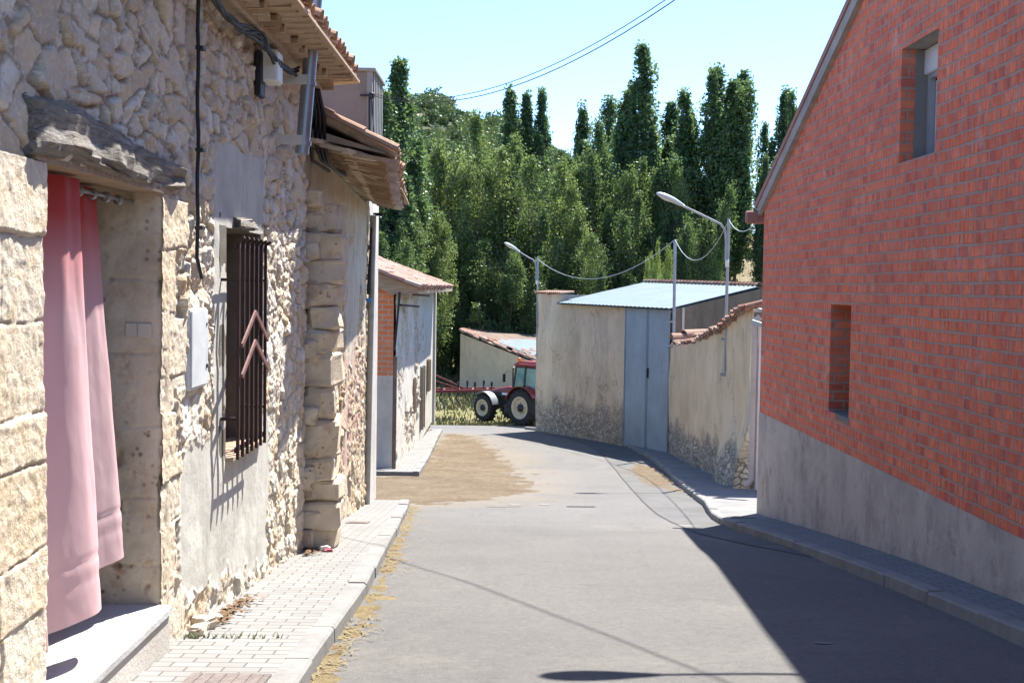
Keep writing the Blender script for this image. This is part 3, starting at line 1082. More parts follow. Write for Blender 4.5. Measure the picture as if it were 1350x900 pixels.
# worn strip of soil and a loose gravel fan on the asphalt
def fan(name, poly, mat, thick, res, amp, y0, y1, x0, x1, lab=None):
    xs, ys = np.arange(x0, x1, res), np.arange(y0, y1, res)
    X, Y = np.meshgrid(xs, ys)
    d = np.full(X.shape, 1e9)
    ins = np.zeros(X.shape, bool)
    n = len(poly)
    for i in range(n):
        (ax, ay), (bx, by) = poly[i], poly[(i + 1) % n]
        t = np.clip(((X - ax) * (bx - ax) + (Y - ay) * (by - ay)) / ((bx - ax) ** 2 + (by - ay) ** 2), 0, 1)
        d = np.minimum(d, np.hypot(X - ax - t * (bx - ax), Y - ay - t * (by - ay)))
        c = ((ay > Y) != (by > Y)) & (X < (bx - ax) * (Y - ay) / (by - ay + 1e-9) + ax)
        ins ^= c
    sd = np.where(ins, d, -d)
    h = sstep(-amp, amp, sd + (vnoise(X + 60, Y + 60, 1.3 / max(amp, .2), 4, 2) - .5) * amp * 2.2 + (vnoise(X + 30, Y + 90, 4.5, 3, 7) - .5) * amp * 1.6) * thick
    Z = road_z(X, Y) - .35 * thick + h + (vnoise(X + 70, Y + 70, 7, 4, 5) - .5) * thick * .45
    i = np.arange(X.size).reshape(X.shape)
    F = np.stack([i[:-1, :-1], i[:-1, 1:], i[1:, 1:], i[1:, :-1]], -1).reshape(-1, 4)
    keep = (h.ravel()[F] > .02 * thick).any(1)
    o = link(name, npmesh(name, np.stack([X, Y, Z], -1).reshape(-1, 3), F[keep], True), mat)
    return tag(o, kind='stuff')


fan('gravel', FAN, MAT['dirt'], .028, .09, .55, 20, 47, -5, 2)
fan('straw', [(x + .02, y) for x, y in LK[1:]] + [(-1.66, 20.9), (-1.34, 15.5), (-1.11, 11.2), (-1.03, 8.6), (-1.04, 5.0), (-.98, 3)], MAT['straw_bed'], .014, .028, .13, 3, 21.3, -1.9, -.6)
fan('dirt', [(3.55, 24), (3.75, 27), (3.9, 31), (3.5, 33), (3.0, 31), (3.05, 27.5)], MAT['dirt'], .02, .08, .3, 22, 35, 2.3, 4.1)


def scatter(name, pts, mat, maker):
    mb = MB()
    for p in pts: maker(mb, p)
    return tag(mb.build(name, mat), kind='stuff')


def blade(mb, p):
    a, l, w = random.uniform(0, 6.3), random.uniform(.03, .09), random.uniform(.003, .006)
    d = Vector((math.cos(a), math.sin(a), random.uniform(-.1, .25)))
    s = Vector((-d.y, d.x, 0)) * w
    c = Vector(p)
    mb.add([c - s, c + s, c + s + d * l, c - s + d * l], [(0, 1, 2, 3)])


pts = []
for k in range(1300):
    y = random.uniform(4, 20.5)
    if vnoise(np.array(y), np.array(3.0), .9, 3, 8) < random.uniform(.3, .6): continue
    x = float(np.interp(y, [p[1] for p in LK], [p[0] for p in LK])) + abs(random.gauss(0, .10)) + .01
    pts.append((x, y, gzf(y) + .02))
scatter('straw', pts, MAT['straw'], blade)


def pebble(mb, p):
    r = random.uniform(.005, .013) * (1 + (random.random() > .97) * .8)
    c = Vector(p)
    mb.add([c + Vector((math.cos(a) * r * random.uniform(.7, 1.2), math.sin(a) * r, 0)) for a in (0, 1.26, 2.5, 3.8, 5.0)] + [c + Vector((0, 0, r * .5))],
           [(i, (i + 1) % 5, 5) for i in range(5)])


pts = []
for k in range(2600):
    y = random.uniform(20.5, 46)
    x = random.gauss(-.9, .9) if random.random() < .85 else random.uniform(-2, 3.2)
    if x < -2.0: continue
    pts.append((x, y, float(road_z(np.array(x), np.array(y))) + .012))
for k in range(120):
    y = random.uniform(7, 30)
    pts.append((random.uniform(-1, 3), y, gzf(y) + .008))
scatter('gravel', pts, MAT['pebble'], pebble)


# concrete gutter strip along the right kerb, a joint across the road and two mortar patches
def band(name, inner, outer, mat, lift):
    ys = np.arange(max(inner[0][1], outer[0][1]), min(inner[-1][1], outer[-1][1]), .3)
    a = np.interp(ys, [p[1] for p in inner], [p[0] for p in inner])
    b = np.interp(ys, [p[1] for p in outer], [p[0] for p in outer])
    V, F = [], []
    for k, y in enumerate(ys):
        for j in range(5):
            x = a[k] + (b[k] - a[k]) * j / 4
            V.append((x, y, float(road_z(np.array(x), np.array(y))) + lift))
    for k in range(len(ys) - 1):
        for j in range(4): F.append((k * 5 + j, k * 5 + j + 1, k * 5 + j + 6, k * 5 + j + 5))
    me = bpy.data.meshes.new(name)
    me.from_pydata(V, [], F)
    return tag(link(name, me, mat), kind='structure')


GI = [(3.30, 13.2), (2.9, 14.4), (2.5, 16.2), (2.42, 20), (2.55, 25), (2.7, 31), (2.72, 36), (2.5, 40), (1.9, 43.5), (1.1, 45.8)]
GO = [(3.36, 12.6), (3.34, 13.3), (3.14, 18.0), (3.2, 19.0), (3.53, 22.0), (3.67, 25.3), (3.91, 30), (3.99, 34), (3.86, 38), (3.46, 42), (2.62, 45.2), (2.4, 46)]
m_concrete('gutter_concrete', (.122, .119, .112), (.085, .08, .074), 1.0, .4)
m_concrete('joint_tar', (.075, .072, .07), (.05, .05, .05), 3, .4)
m_concrete('mortar_patch', (.19, .185, .17), (.13, .12, .11), 4, .4)
band('road', [(x + .035, y) for x, y in GI], GO, MAT['gutter_concrete'], .005)
band('road_joint', GI, [(x + .035, y) for x, y in GI], MAT['joint_tar'], .006)


def patch(name, poly, mat, lift=.006):
    me = bpy.data.meshes.new(name)
    me.from_pydata([(x, y, float(road_z(np.array(x), np.array(y))) + lift) for x, y in poly], [], [tuple(range(len(poly)))])
    return tag(link(name, me, mat), kind='structure')


def blob(cx, cy, rx, ry, sd, n=22):
    rg = random.Random(sd)
    return [(cx + rx * math.cos(6.283 * k / n) * rg.uniform(.65, 1.1), cy + ry * math.sin(6.283 * k / n) * rg.uniform(.65, 1.1)) for k in range(n)]


for cx, cy, rx, ry, sd in ((.10, 21.4, .14, .22, 1), (.62, 21.5, .11, .18, 2), (2.62, 17.6, .16, .16, 3), (2.16, 8.2, .07, .05, 4)):
    patch('road_patch', blob(cx, cy, rx, ry, sd), MAT['mortar_patch'])
patch('road_joint', [(-.4, 20.9), (3.1, 21.1), (3.1, 21.14), (-.4, 20.94)], MAT['joint_tar'])
patch('road_joint', [(1.0, 21.0), (1.5, 21.05), (1.5, 21.25), (1.0, 21.2)], MAT['joint_tar'], .008)
# ================================================================== rubble walls with real relief
def rubble_mesh(name, P0, P1, z0f, z1f, step, holes, cw, ch, amp, seed, plaster=None, blocks=None, paint=None, stepz=None, back=.0, deepf=None):
    """P0, P1: wall foot line (x, y) seen from its outer side; the outer normal lies to +x"""
    P0, P1 = np.array(P0, float), np.array(P1, float)
    L = np.linalg.norm(P1 - P0)
    d = (P1 - P0) / L
    nrm = np.array([d[1], -d[0]])
    zlo = min(z0f(0), z0f(L))
    zhi = max(z1f(0), z1f(L))
    us = np.linspace(0, L, int(L / step) + 1)
    zs = np.linspace(zlo, zhi, int((zhi - zlo) / (stepz or step)) + 1)
    U, Z = np.meshgrid(us, zs)
    # warp the courses
    wu = U + (vnoise(U + 40, Z + 40, 1.6, 2, seed) - .5) * .22
    wz = Z + (vnoise(U + 80, Z + 20, 1.1, 2, seed + 3) - .5) * .20
    e, r1, r2, r3, dx, dy = cells(wu, wz, cw, ch, .95, seed)
    eb, b1, b2, b3, bx, by = cells(wu + 3, wz, cw * 1.7, ch * 1.6, .9, seed + 55)
    big = vnoise(U + 10, Z + 90, .9, 2, seed + 7) > .52
    e, r1, r2, r3, dx, dy = (np.where(big, b, a) for a, b in zip((e, r1, r2, r3, dx, dy), (eb, b1, b2, b3, bx, by)))
    e = e + (vnoise(U + 30, Z + 60, 18, 3, seed) - .5) * .016
    body = sstep(.002, .020, e)
    rough = vnoise(U + 11, Z + 31, 7, 4, seed + 1) - .5
    rough2 = vnoise(U + 51, Z + 71, 26, 3, seed + 2) - .5
    # pointing of uneven depth: flush in places, washed out in others
    deep = (.55 + .45 * sstep(.38, .62, vnoise(U + 64, Z + 14, .8, 3, seed + 4))) * (deepf(Z) if deepf else 1)
    flat = sstep(.0, .02, e)
    h = amp * (.70 - .62 * deep) + body * amp * (.62 * deep + .55 * (r1 - .35)) + flat * (.4 + .6 * (deepf(Z) if deepf else 1)) * (((r2 - .5) * dx + (r3 - .5) * dy) * .52 + np.abs(rough) * amp * 1.05 - amp * .14) + rough2 * amp * .5
    mortar = (1 - sstep(.002, .016, e)) * (.6 + .4 * deep)
    # small filler stones in the joints
    e2, q1, q2, q3, _, _ = cells(wu + 1.3, wz + 2.1, cw * .27, ch * .27, .9, seed + 21)
    fill = sstep(.002, .012, e2) * (1 - sstep(.012, .03, e)) * (q3 > .35)
    h = np.maximum(h, fill * amp * (.25 + .4 * q1))
    mortar = np.where(fill > .5, mortar * .15, mortar)
    stone, hue = np.where(fill > .5, q1, r1 * .6 + r3 * .4), np.where(fill > .5, q2, r2)
    if blocks is not None:
        m, be, br, bh = blocks(U, Z, seed)
        bb = sstep(-.004, .012, be + (vnoise(U, Z, 18, 3, 4) - .5) * .016) * .22 + .78
        hb = bb * (amp * 1.0 + (br - .5) * .016) + (vnoise(U, Z, 9, 4, 6) - .5) * .014 + rough2 * .012
        h = h * (1 - m) + hb * m
        mortar = mortar * (1 - m) + (1 - bb) * 1.6 * m
        stone = np.where(m > .5, .12 + .13 * br + .28 * (br > .7), stone)
        hue = np.where(m > .5, .40 + .35 * bh, hue)
    pl = np.zeros(U.shape)
    if plaster is not None:
        pl = plaster(U, Z, seed)
        h = h * (1 - pl) + (amp * .78 + (vnoise(U, Z, 3, 4, 9) - .5) * .018) * pl
        mortar = mortar * (1 - pl)
    pa = np.zeros(U.shape) if paint is None else paint(U, Z, seed)
    z0 = z0f(U)
    z1 = z1f(U)
    Zc = np.clip(Z, z0, z1)
    X = P0[0] + d[0] * U + nrm[0] * h
    Y = P0[1] + d[1] * U + nrm[1] * h
    V = np.stack([X, Y, Zc], -1).reshape(-1, 3)
    i = np.arange(U.size).reshape(U.shape)
    F = np.stack([i[:-1, :-1], i[:-1, 1:], i[1:, 1:], i[1:, :-1]], -1).reshape(-1, 4)
    uc = (U.ravel()[F]).mean(1)
    zc = (Z.ravel()[F]).mean(1)
    keep = (Zc.ravel()[F].max(1) - Zc.ravel()[F].min(1)) > 1e-5
    for (a, b, c, e_) in holes:
        keep &= ~((uc > a) & (uc < b) & (zc > c) & (zc < e_))
    F = F[keep]
    used = np.zeros(len(V), bool)
    used[F.ravel()] = True
    remap = np.cumsum(used) - 1
    at_ = {'stone': stone.ravel()[used], 'hue': hue.ravel()[used], 'mortar': np.clip(mortar, 0, 1).ravel()[used], 'plaster': pl.ravel()[used], 'paint': pa.ravel()[used]}
    return npmesh(name, V[used], remap[F], True, at_)


def tile_rows(mb, eave_a, eave_b, up_dir, length, pitch=.21, course=.36, r=.085, z_jit=.01, th=.014, seg=6, over=.0, both=True):
    """clay roof tiles: eave line a->b, running up the slope along up_dir for the given length"""
    a, b, u = Vector(eave_a), Vector(eave_b), Vector(up_dir).normalized()
    n = int((b - a).length / pitch)
    e = (b - a).normalized()
    nor = e.cross(u)
    if nor.z < 0: nor = -nor
    for i in range(n + 1):
        for k in range(max(1, int(length / course))):
            mb.rnd = random.random()
            j = Vector((random.uniform(-.02, .02), random.uniform(-.03, .03), random.uniform(-z_jit, z_jit)))
            p = a + e * (pitch * i) + u * (course * k - (random.uniform(0, .05) if k == 0 else 0)) + nor * (.055 + .012) + j
            mb.tile(p + nor * .012, p + u * (course * 1.2) - nor * .0, nor, r, r * .86, th, seg)
            if both and k == 0:
                mb.rnd = random.random()
                p2 = a + e * (pitch * (i + .5)) + u * (course * k - random.uniform(0, .04)) + nor * .045
                mb.tile(p2, p2 + u * course * 1.2, nor, r * .9, r, th, seg, flip=True)
            elif both:
                mb.rnd = random.random()
                p2 = a + e * (pitch * (i + .5)) + u * course * k + nor * .05
                mb.tile(p2, p2 + u * course * 1.15, nor, r * .9, r, th, seg, flip=True)
    return mb


# ------------------------------------------------------------------ the near stone house
WX = -2.13                      # base plane of the wall; the stones stand 4 to 9 cm proud of it
HOUSE1_END = 12.25
Y0 = 1.2
h1 = thing('stone_house', 'pale rubble stone house with weathered oak lintel over its curtained doorway', 'house', (-4.5, 6, 0))
DOOR = (5.40, 7.20, -.56, 2.14)      # y0, y1, z0, z1
WIN = (8.86, 10.06, .30, 2.0)


def blocks1(U, Z, seed):
    y = U + Y0
    ml = ((y > 4.55) & (y < 5.5) & (Z < 2.12)).astype(float)
    edge = 7.2 + .42 + .13 * np.sign(np.sin((Z - .1) * 7.4))
    mr = ((y >= 7.1) & (y < edge) & (Z < 2.1)).astype(float)
    m = np.clip(ml + mr, 0, 1)
    rz_ = np.array([-2, -1.1, -.72, -.30, .12, .40, .80, 1.02, 1.42, 1.80, 2.2, 9])
    Zw = Z + (vnoise(U, Z, 2.2, 2, 13) - .5) * .05
    row = np.clip(np.searchsorted(rz_, Zw) - 1, 0, len(rz_) - 2)
    ez = np.minimum(Zw - rz_[row], rz_[row + 1] - Zw)
    jx = 4.95 + .22 * (hash2(row.astype(np.int64), row.astype(np.int64) * 0, 5) - .5)
    ex = np.where(y < 6, np.minimum(np.abs(y - jx), np.abs(y - 4.55)), np.abs(edge - y))
    k = row.astype(np.int64) * 3 + (y > jx) + 7 * (y > 6)
    return m, np.minimum(ez, ex), hash2(k, k, 3), hash2(k, k, 8)


def plaster1(U, Z, seed):
    y = U + Y0
    n = (vnoise(U + 5, Z + 5, 2.6, 4, 3) - .5)
    # surround of the window, full height down to the street, and the low apron left of it
    a = sstep(-.02, .02, np.minimum(y - 8.50 + n * .10, 10.16 - y + n * .14))
    a *= sstep(-.02, .02, 2.62 - .0 * y - Z + n * .12)
    low = sstep(-.03, .03, np.minimum(y - (7.66 + n * .15), 10.42 - y + n * .3)) * sstep(-.03, .03, .62 - .02 * (y - 7) - Z + n * .45)
    bare = sstep(.0, .08, (gz(y) + .26 - Z) + n * .7)      # crumbled foot
    m = np.maximum(a, low)
    hole = sstep(.60, .66, vnoise(U + 9, Z + 2, 1.8, 4, 11)) * (y > 10.1)
    return np.clip(m * (1 - hole) * (1 - bare * .95), 0, 1)


wall = rubble_mesh('stone_wall', (WX, Y0), (WX, HOUSE1_END), lambda u: gz(u + Y0) - .05, lambda u: 3.64 + 0 * u, .0088,
                   [(DOOR[0] - Y0, DOOR[1] - Y0, DOOR[2], DOOR[3]), (WIN[0] - Y0, WIN[1] - Y0, WIN[2], WIN[3])],
                   .180, .140, .052, 11, plaster1, blocks1, deepf=lambda z: .16 + .84 * sstep(.7, 2.5, z))
link('stone_wall', wall, MAT['rubble_near'], h1)

# far end, back and flank of the house as plain masonry
mb = MB()
mb.box((WX - .35, HOUSE1_END - .2, 1.0), (.66, .39, 5.5))
mb.box((-6.9, 5.3, 1.0), (.4, 14.2, 6.4))
mb.box((-4.6, HOUSE1_END - .2, 1.6), (4.2, .38, 6.6))
mb.build('gable_wall', MAT['rubble_grey'], h1)

# door recess
fz = MB()
by = 7.2
rows = [(-.52, -.1), (-.09, .30), (.31, .74), (.75, 1.17), (1.18, 1.60), (1.61, 2.13)]
# the far jamb: dressed blocks with worn arrises, wrapped round the corner onto the wall face
path = [(WX - .45 + .46 * t, by, 0.0, -1.0) for t in np.linspace(0, 1, 40)]
path += [(WX + .01 + .045 * math.sin(t), by + .045 * (1 - math.cos(t)), math.sin(t), -math.cos(t)) for t in np.linspace(.15, math.pi / 2, 9)]
path += [(WX + .055, by + .045 + t, 1.0, 0.0) for t in np.linspace(.012, .10, 8)]
pth_ = np.array(path)
zsj = np.linspace(-.62, 2.16, 240)
SS, ZZ = np.meshgrid(np.cumsum(np.r_[0, np.hypot(*np.diff(pth_[:, :2], axis=0).T)]), zsj)
rowz = np.array([-.62, -.10, .31, .745, 1.175, 1.605, 2.2])
dz_ = np.min(np.abs(ZZ[..., None] + (vnoise(SS * 3, ZZ * 3, 2, 2, 3)[..., None] - .5) * .03 - rowz), -1)
jd = -.010 * (1 - sstep(.0, .012, dz_)) + (vnoise(SS + 4, ZZ + 4, 6, 4, 2) - .5) * .022 + (vnoise(SS + 4, ZZ + 9, 30, 3, 5) - .5) * .009
pits = sstep(.70, .80, vnoise(SS + 9, ZZ + 2, 13, 2, 6)) * sstep(1.0, .2, ZZ)
jd = jd - .016 * pits - .02 * sstep(.46, .50, SS) * sstep(.60, .52, SS) * sstep(.5, .6, vnoise(SS, ZZ, 5, 3, 8))
jd = jd * np.where(SS > .60, .3, 1)
Vj = np.stack([pth_[None, :, 0] + pth_[None, :, 2] * jd, pth_[None, :, 1] + pth_[None, :, 3] * jd, ZZ], -1).reshape(-1, 3)
ij = np.arange(ZZ.size).reshape(ZZ.shape)
Fj = np.stack([ij[:-1, :-1], ij[:-1, 1:], ij[1:, 1:], ij[1:, :-1]], -1).reshape(-1, 4)
link('door_jamb', npmesh('door_jamb', Vj, Fj, True, {'pit': pits.ravel()}), MAT['dressed'], h1)
fz = MB()
for k, (a, b) in enumerate(rows):
    fz.box((WX - .22, 5.40 - .15 - (k % 2) * .004, (a + b) / 2), (.43, .30, b - a + .006), bev=.007)
fz.build('door_jamb', MAT['dressed'], h1)
MB().box((WX - .62, 6.3, .7), (.04, 2.3, 3.2)).box((WX - .43, 6.3, 2.22), (.42, 2.2, .1)).build('door_recess', MAT['dark'], h1)
dl = MB()
for k in range(5): dl.box((WX - .44, 5.6 + .36 * k, .82), (.045, .352, 2.6), bev=.006)
dl.box((WX - .41, 6.3, -.20), (.03, 1.8, .16), bev=.006)
dl.build('door_leaf', plain('grey_door_paint', (.20, .19, .18), .6, 0, .3, .3, 5), h1)
MB().box((WX - .05, 7.193, 1.31), (.085, .012, .085), bev=.004).box((WX - .13, 7.193, 1.31), (.07, .012, .085), bev=.004).build('light_switch', MAT['switch'], h1)
# plain board under the lintel
MB().box((WX - .12, 6.33, 2.145), (.36, 2.1, .05)).build('head_board', MAT['board'], h1)

# the oak lintel: a tapered, cracked beam
ys = np.linspace(5.22, 7.62, 90)
V, F = [], []
na = 22
for i, y in enumerate(ys):
    t = (y - ys[0]) / (ys[-1] - ys[0])
    zt = 2.36 - .035 * t + .045 * math.sin(t * 5 + .4) * (1 - t) - max(0, t - .55) * .06 + .02
    zb = 2.125 + .03 * t + .02 * math.sin(t * 7)
    xo = WX + .10 + .015 * math.sin(t * 6)
    for k in range(na):
        a = 2 * math.pi * k / na
        cx, cz = math.cos(a), math.sin(a)
        sx, sz = math.copysign(abs(cx) ** .5, cx), math.copysign(abs(cz) ** .5, cz)
        z = (zt + zb) / 2 + sz * (zt - zb) / 2
        crack = (float(vnoise(np.array(y * .55 + 9), np.array(z * 6 + cx + 9), 5, 4, 2)) - .5) * .10
        grain = (float(vnoise(np.array(y * .8 + 9), np.array(z * 9 + 9), 12, 3, 5)) - .5) * .035
        endr = 1 - .25 * (max(0, .04 - t) + max(0, t - .96)) / .04
        V.append((xo - .12 + sx * .12 * endr + (crack + grain) * (1 if sx > -.2 else 0), y, z + crack * .25))
for i in range(len(ys) - 1):
    for k in range(na):
        k2 = (k + 1) % na
        F.append((i * na + k, i * na + k2, (i + 1) * na + k2, (i + 1) * na + k))
me = bpy.data.meshes.new('lintel')
me.from_pydata(V, [], F + [tuple(range(na)), tuple(range((len(ys) - 1) * na, len(ys) * na))])
link('lintel', me, MAT['oak'], h1)

# white doorstep
st = MB()
st.box((WX - .20, 6.295, -.36), (.64, 1.80, .06), bev=.012)
st.build('doorstep', MAT['step_stone'], h1)
st = MB()
st.box((WX - .215, 6.3, -.70), (.635, 1.78, .615))
st.build('step_riser', MAT['pale_render'], h1)

# window opening
wi = MB()
wi.box((WX - .32, (WIN[0] + WIN[1]) / 2, 1.2), (.05, 1.3, 1.9))
wr = wi.build('window', MAT['dark'], h1)
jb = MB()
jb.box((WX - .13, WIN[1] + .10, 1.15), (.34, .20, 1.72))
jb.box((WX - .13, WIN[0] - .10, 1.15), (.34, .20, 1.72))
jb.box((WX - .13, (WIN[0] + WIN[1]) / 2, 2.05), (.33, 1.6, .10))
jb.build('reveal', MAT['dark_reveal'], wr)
fr = MB()
for y in (WIN[0] + .05, 9.46, WIN[1] - .05): fr.box((WX - .25, y, 1.15), (.05, .06, 1.66))
for z in (.36, 1.15, 1.95): fr.box((WX - .249, 9.46, z), (.046, 1.14, .06))
fr.build('window_frame', MAT['brown_pipe'], wr)
sl_ = MB()
for k in range(8):
    sl_.rnd = random.random()
    sl_.box((WX - .06, WIN[0] + .075 + .15 * k, .30), (.30, .143, .035), bev=.004)
sl_.build('sill', MAT['clay_tile'], wr)
lb = MB()
lb.rock((WX + .05, 9.35, 2.045), (.14, .62, .09), .35, 4)
lb.build('window_lintel', MAT['oak'], wr)
gr = MB()
gx_ = WX + .17
for k in range(7):
    y = 8.68 + .158 * k
    gr.bar((gx_, y, .33), (gx_, y, 1.90), .022, .022, (1, 0, 0))
    gr.bar((gx_, y, 1.90), (gx_ + .045, y - .01, 1.925), .02, .02)
for z in (.40, 1.86): gr.bar((gx_ - .014, 8.65, z), (gx_ - .014, 9.66, z), .012, .035)
for y in (8.70, 9.62):
    for z in (.62, 1.62): gr.bar((WX - .02, y, z), (gx_ - .01, y, z), .022, .022)
g = gr.build('window_grille', MAT['rust'], h1)
ch_ = MB()
for z in (1.38, 1.16):
    for sgn in (-1, 1):
        ch_.bar((gx_ + .022, 9.155, z), (gx_ + .026, 9.155 + sgn * .46, z - .23), .014, .036, (0, 0, 1))
ch_.build('chevron', plain('rubbed_red_oxide', (.20, .10, .09), .6, .2, .4, .3, 12), g)

# roof: eave at z 3.83 standing .55 m out
EX = -1.66
rf = MB()
tile_rows(rf, (EX, Y0, 3.70), (EX, HOUSE1_END + .15, 3.70), (-1, 0, .34), 4.6, seg=6)
ro = rf.build('roof', MAT['clay_tile'], h1)
rs = MB()
rs.prism([(EX + .06, Y0, 3.685), (-6.0, Y0, 5.18), (-6.0, Y0, 5.09), (WX, Y0, 3.61), (EX + .06, Y0, 3.66)], (0, HOUSE1_END + .3 - Y0, 0))
rs.prism([(-6.0, Y0, 5.18), (-8.6, Y0, 4.27), (-8.6, Y0, 4.17), (-6.0, Y0, 5.07)], (0, HOUSE1_END + .3 - Y0, 0))
rs.build('roof_deck', MAT['clay_soffit'], h1)
so_ = MB()
for row, (x0, x1, z) in enumerate(((WX + .02, WX + .30, 3.55), (WX + .12, EX + .02, 3.625))):
    y = Y0
    while y < HOUSE1_END + .25:
        so_.rnd = random.random()
        w = random.uniform(.19, .23)
        so_.tile((x1 + random.uniform(-.03, .03), y, z + .03 + random.uniform(-.012, .012)), (x0 - .15, y, z + .02), (0, 0, 1), w * .5, w * .47, .018, 6)
        y += w
so_.box((WX + .06, (Y0 + HOUSE1_END) / 2, 3.56), (.26, HOUSE1_END - Y0, .06))
so_.build('eave', MAT['clay_soffit'], h1)

# curtain in the doorway (two panels on a rod)
ct = thing('door_curtain', 'pink curtain with red top hanging in the stone doorway', 'curtain', (WX - .15, 6.3, -.3))
MB().tube([(WX - .12, 5.42, 2.065), (WX - .12, 7.19, 2.065)], .011).build('rod', MAT['galv'], ct)


def cloth(name, y0, y1, zt, zb, x0, folds, amp, seed, spread0, spread1):
    nu, nv = 150, 90
    t = np.linspace(0, 1, nu)
    v = np.linspace(0, 1, nv)
    T, Vv = np.meshgrid(t, v)
    wid = (y1 - y0)
    top = y0 + wid * (spread0[0] + (spread0[1] - spread0[0]) * T)
    bot = y0 + wid * (spread1[0] + (spread1[1] - spread1[0]) * T)
    Yc = top * (1 - Vv) + bot * Vv
    ph = 2 * math.pi * folds * T + seed + .8 * np.sin(3 * T + seed) + .5 * Vv * np.sin(5 * T)
    A = amp * (.8 + .5 * Vv)
    X = x0 + A * np.sin(ph) + .35 * A * np.sin(2.1 * ph + 1) * (1 - Vv) + .02 * (vnoise(T * 3, Vv * 2 + seed, 2, 2) - .5) + .03 * Vv
    Yc = Yc + .25 * A * np.cos(ph)
    Z = zt + (zb - zt) * Vv + .015 * np.sin(ph) * Vv
    X = X + .003 * (vnoise(T * 6 + 3, Vv * 9 + seed, 1.5, 4, 3) - .5) * (1 + Vv)
    # stitched hem lines
    for hv in (.865, .915): X = X - .006 * np.exp(-((Vv - hv) / .006) ** 2)
    i = np.arange(T.size).reshape(T.shape)
    F = np.stack([i[:-1, :-1], i[:-1, 1:], i[1:, 1:], i[1:, :-1]], -1).reshape(-1, 4)
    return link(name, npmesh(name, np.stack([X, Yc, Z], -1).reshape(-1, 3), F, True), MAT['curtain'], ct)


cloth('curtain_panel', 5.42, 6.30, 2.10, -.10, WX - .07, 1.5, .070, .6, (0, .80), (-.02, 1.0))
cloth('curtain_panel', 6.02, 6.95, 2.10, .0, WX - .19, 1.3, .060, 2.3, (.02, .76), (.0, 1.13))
for y in (5.6, 5.83, 6.06, 6.29, 6.5, 6.72, 6.93):
    MB().lathe((WX - .12, y, 2.06), (0, 1, 0), [(-.006, .016), (-.006, .03), (.006, .03), (.006, .016), (-.006, .016)], 14).build('curtain_ring', MAT['galv'], ct)

# meter box
bx = thing('meter_box', 'pale grey enamel meter box on the stone wall left of the barred window', 'meter box', (WX, 8.1, .9))
MB().box((WX + .02, 8.005, 1.165), (.08, .44, .53), bev=.008).build('box_body', MAT['box_grey'], bx)
d_ = MB().box((WX + .065, 8.005, 1.165), (.014, .41, .50), bev=.005).build('box_door', MAT['box_grey'], bx)
MB().lathe((WX + .07, 8.17, 1.04), (1, 0, 0), [(0, .016), (.008, .016), (.010, .0)], 12).build('lock', MAT['black'], d_)
MB().lathe((WX + .07, 8.17, 1.32), (1, 0, 0), [(0, .012), (.006, .012), (.008, .0)], 12).build('lock', MAT['black'], d_)

# black cable down the wall
cb = thing('wall_cable', 'black cable hanging straight down the stone wall above the meter box', 'cable', (WX, 7.88, 1.5))
pth = [(WX + .085 + .004 * math.sin(k * 1.7), 7.875 + .005 * math.sin(k * .9), 3.62 - k * .133) for k in range(15)] + [(WX + .115, 7.87, 1.62)]
MB().tube(pth, .013, 6).build('cable', MAT['black'], cb)
for z in (3.1, 2.45, 1.95): MB().box((WX + .10, 7.88, z), (.05, .075, .022)).build('cable_clip', MAT['black'], cb)

# service mast with brackets
ms = thing('service_mast', 'leaning galvanised steel mast tube rising through the tiled eaves', 'mast', (-2.0, 11.7, 2.6))
top, bot = at(421, -60, 10.75), at(398, 203, 10.75)
MB().tube([bot, bot.lerp(top, .5), top], .062, 16).build('mast_tube', MAT['galv'], ms)
for py in (107, 186):
    p = at(407 - (py - 100) * .08, py, 10.75)
    br = MB().bar((p.x, 10.70, p.z), (WX - .02, 10.66, p.z + .01), .05, .085).build('bracket', MAT['pale_render'], ms)
    MB().lathe(p - Vector((.0, 0, .02)), (top - bot), [(-.02, .07), (.02, .07)], 16).build('clamp', MAT['galv'], br)
jb_ = thing('junction_box', 'small cream junction box fixed high under the tiled eaves', 'junction box', (WX, 10.0, 3.2))
MB().box((WX + .13, 10.02, 3.36), (.14, .24, .26), bev=.015).build('box_body', MAT['white_plastic'], jb_)
MB().box((WX + .06, 9.90, 3.28), (.05, .20, .36), bev=.01).build('cable_gland', MAT['black'], jb_)


def cable(name, label, paths, mat='black', cat='cable', rad=.012, group=None):
    mb = MB()
    for p in paths:
        mb.tube(p, rad, 6)
    o = mb.build(name, MAT[mat])
    return tag(o, label, cat, group)


def sag(a, b, s, n=16):
    a, b = Vector(a), Vector(b)
    return [a.lerp(b, k / n) - Vector((0, 0, 4 * s * (k / n) * (1 - k / n))) for k in range(n + 1)]


ps = []
for k in range(5):
    a = Vector((WX + .13 + .012 * (k % 2), 7.4, 3.52 + .015 * k))
    m = Vector((WX + .16, 9.4, 3.47 + .02 * k - .04 * (k % 2)))
    b = Vector((WX + .22, 10.7, 3.42 + .015 * k))
    pts = sag(a, m, .06 + .02 * k) + sag(m, b, .05 + .015 * k)[1:]
    pts = [Vector((p.x + .012 * math.sin(i * 1.3 + k), p.y, p.z + .010 * math.cos(i * .9 + 2 * k))) for i, p in enumerate(pts)]
    ps.append(pts)
cable('cable_bundle', 'sagging bundle of dark cables strung under the tiled eaves', ps, rad=.013)
ps = []
for k, (dx, dz) in enumerate(((0, 0), (.03, -.05), (.06, .03))):
    ps.append([at(412 + 4 * k, 118, 12.0), at(417 + 5 * k, 150, 12.25), at(416 + 6 * k, 190, 12.5), at(424 + 4 * k, 212, 12.7), at(440 + 2 * k, 222 + 2 * k, 13.4), at(455, 228 + 2 * k, 14.6)])
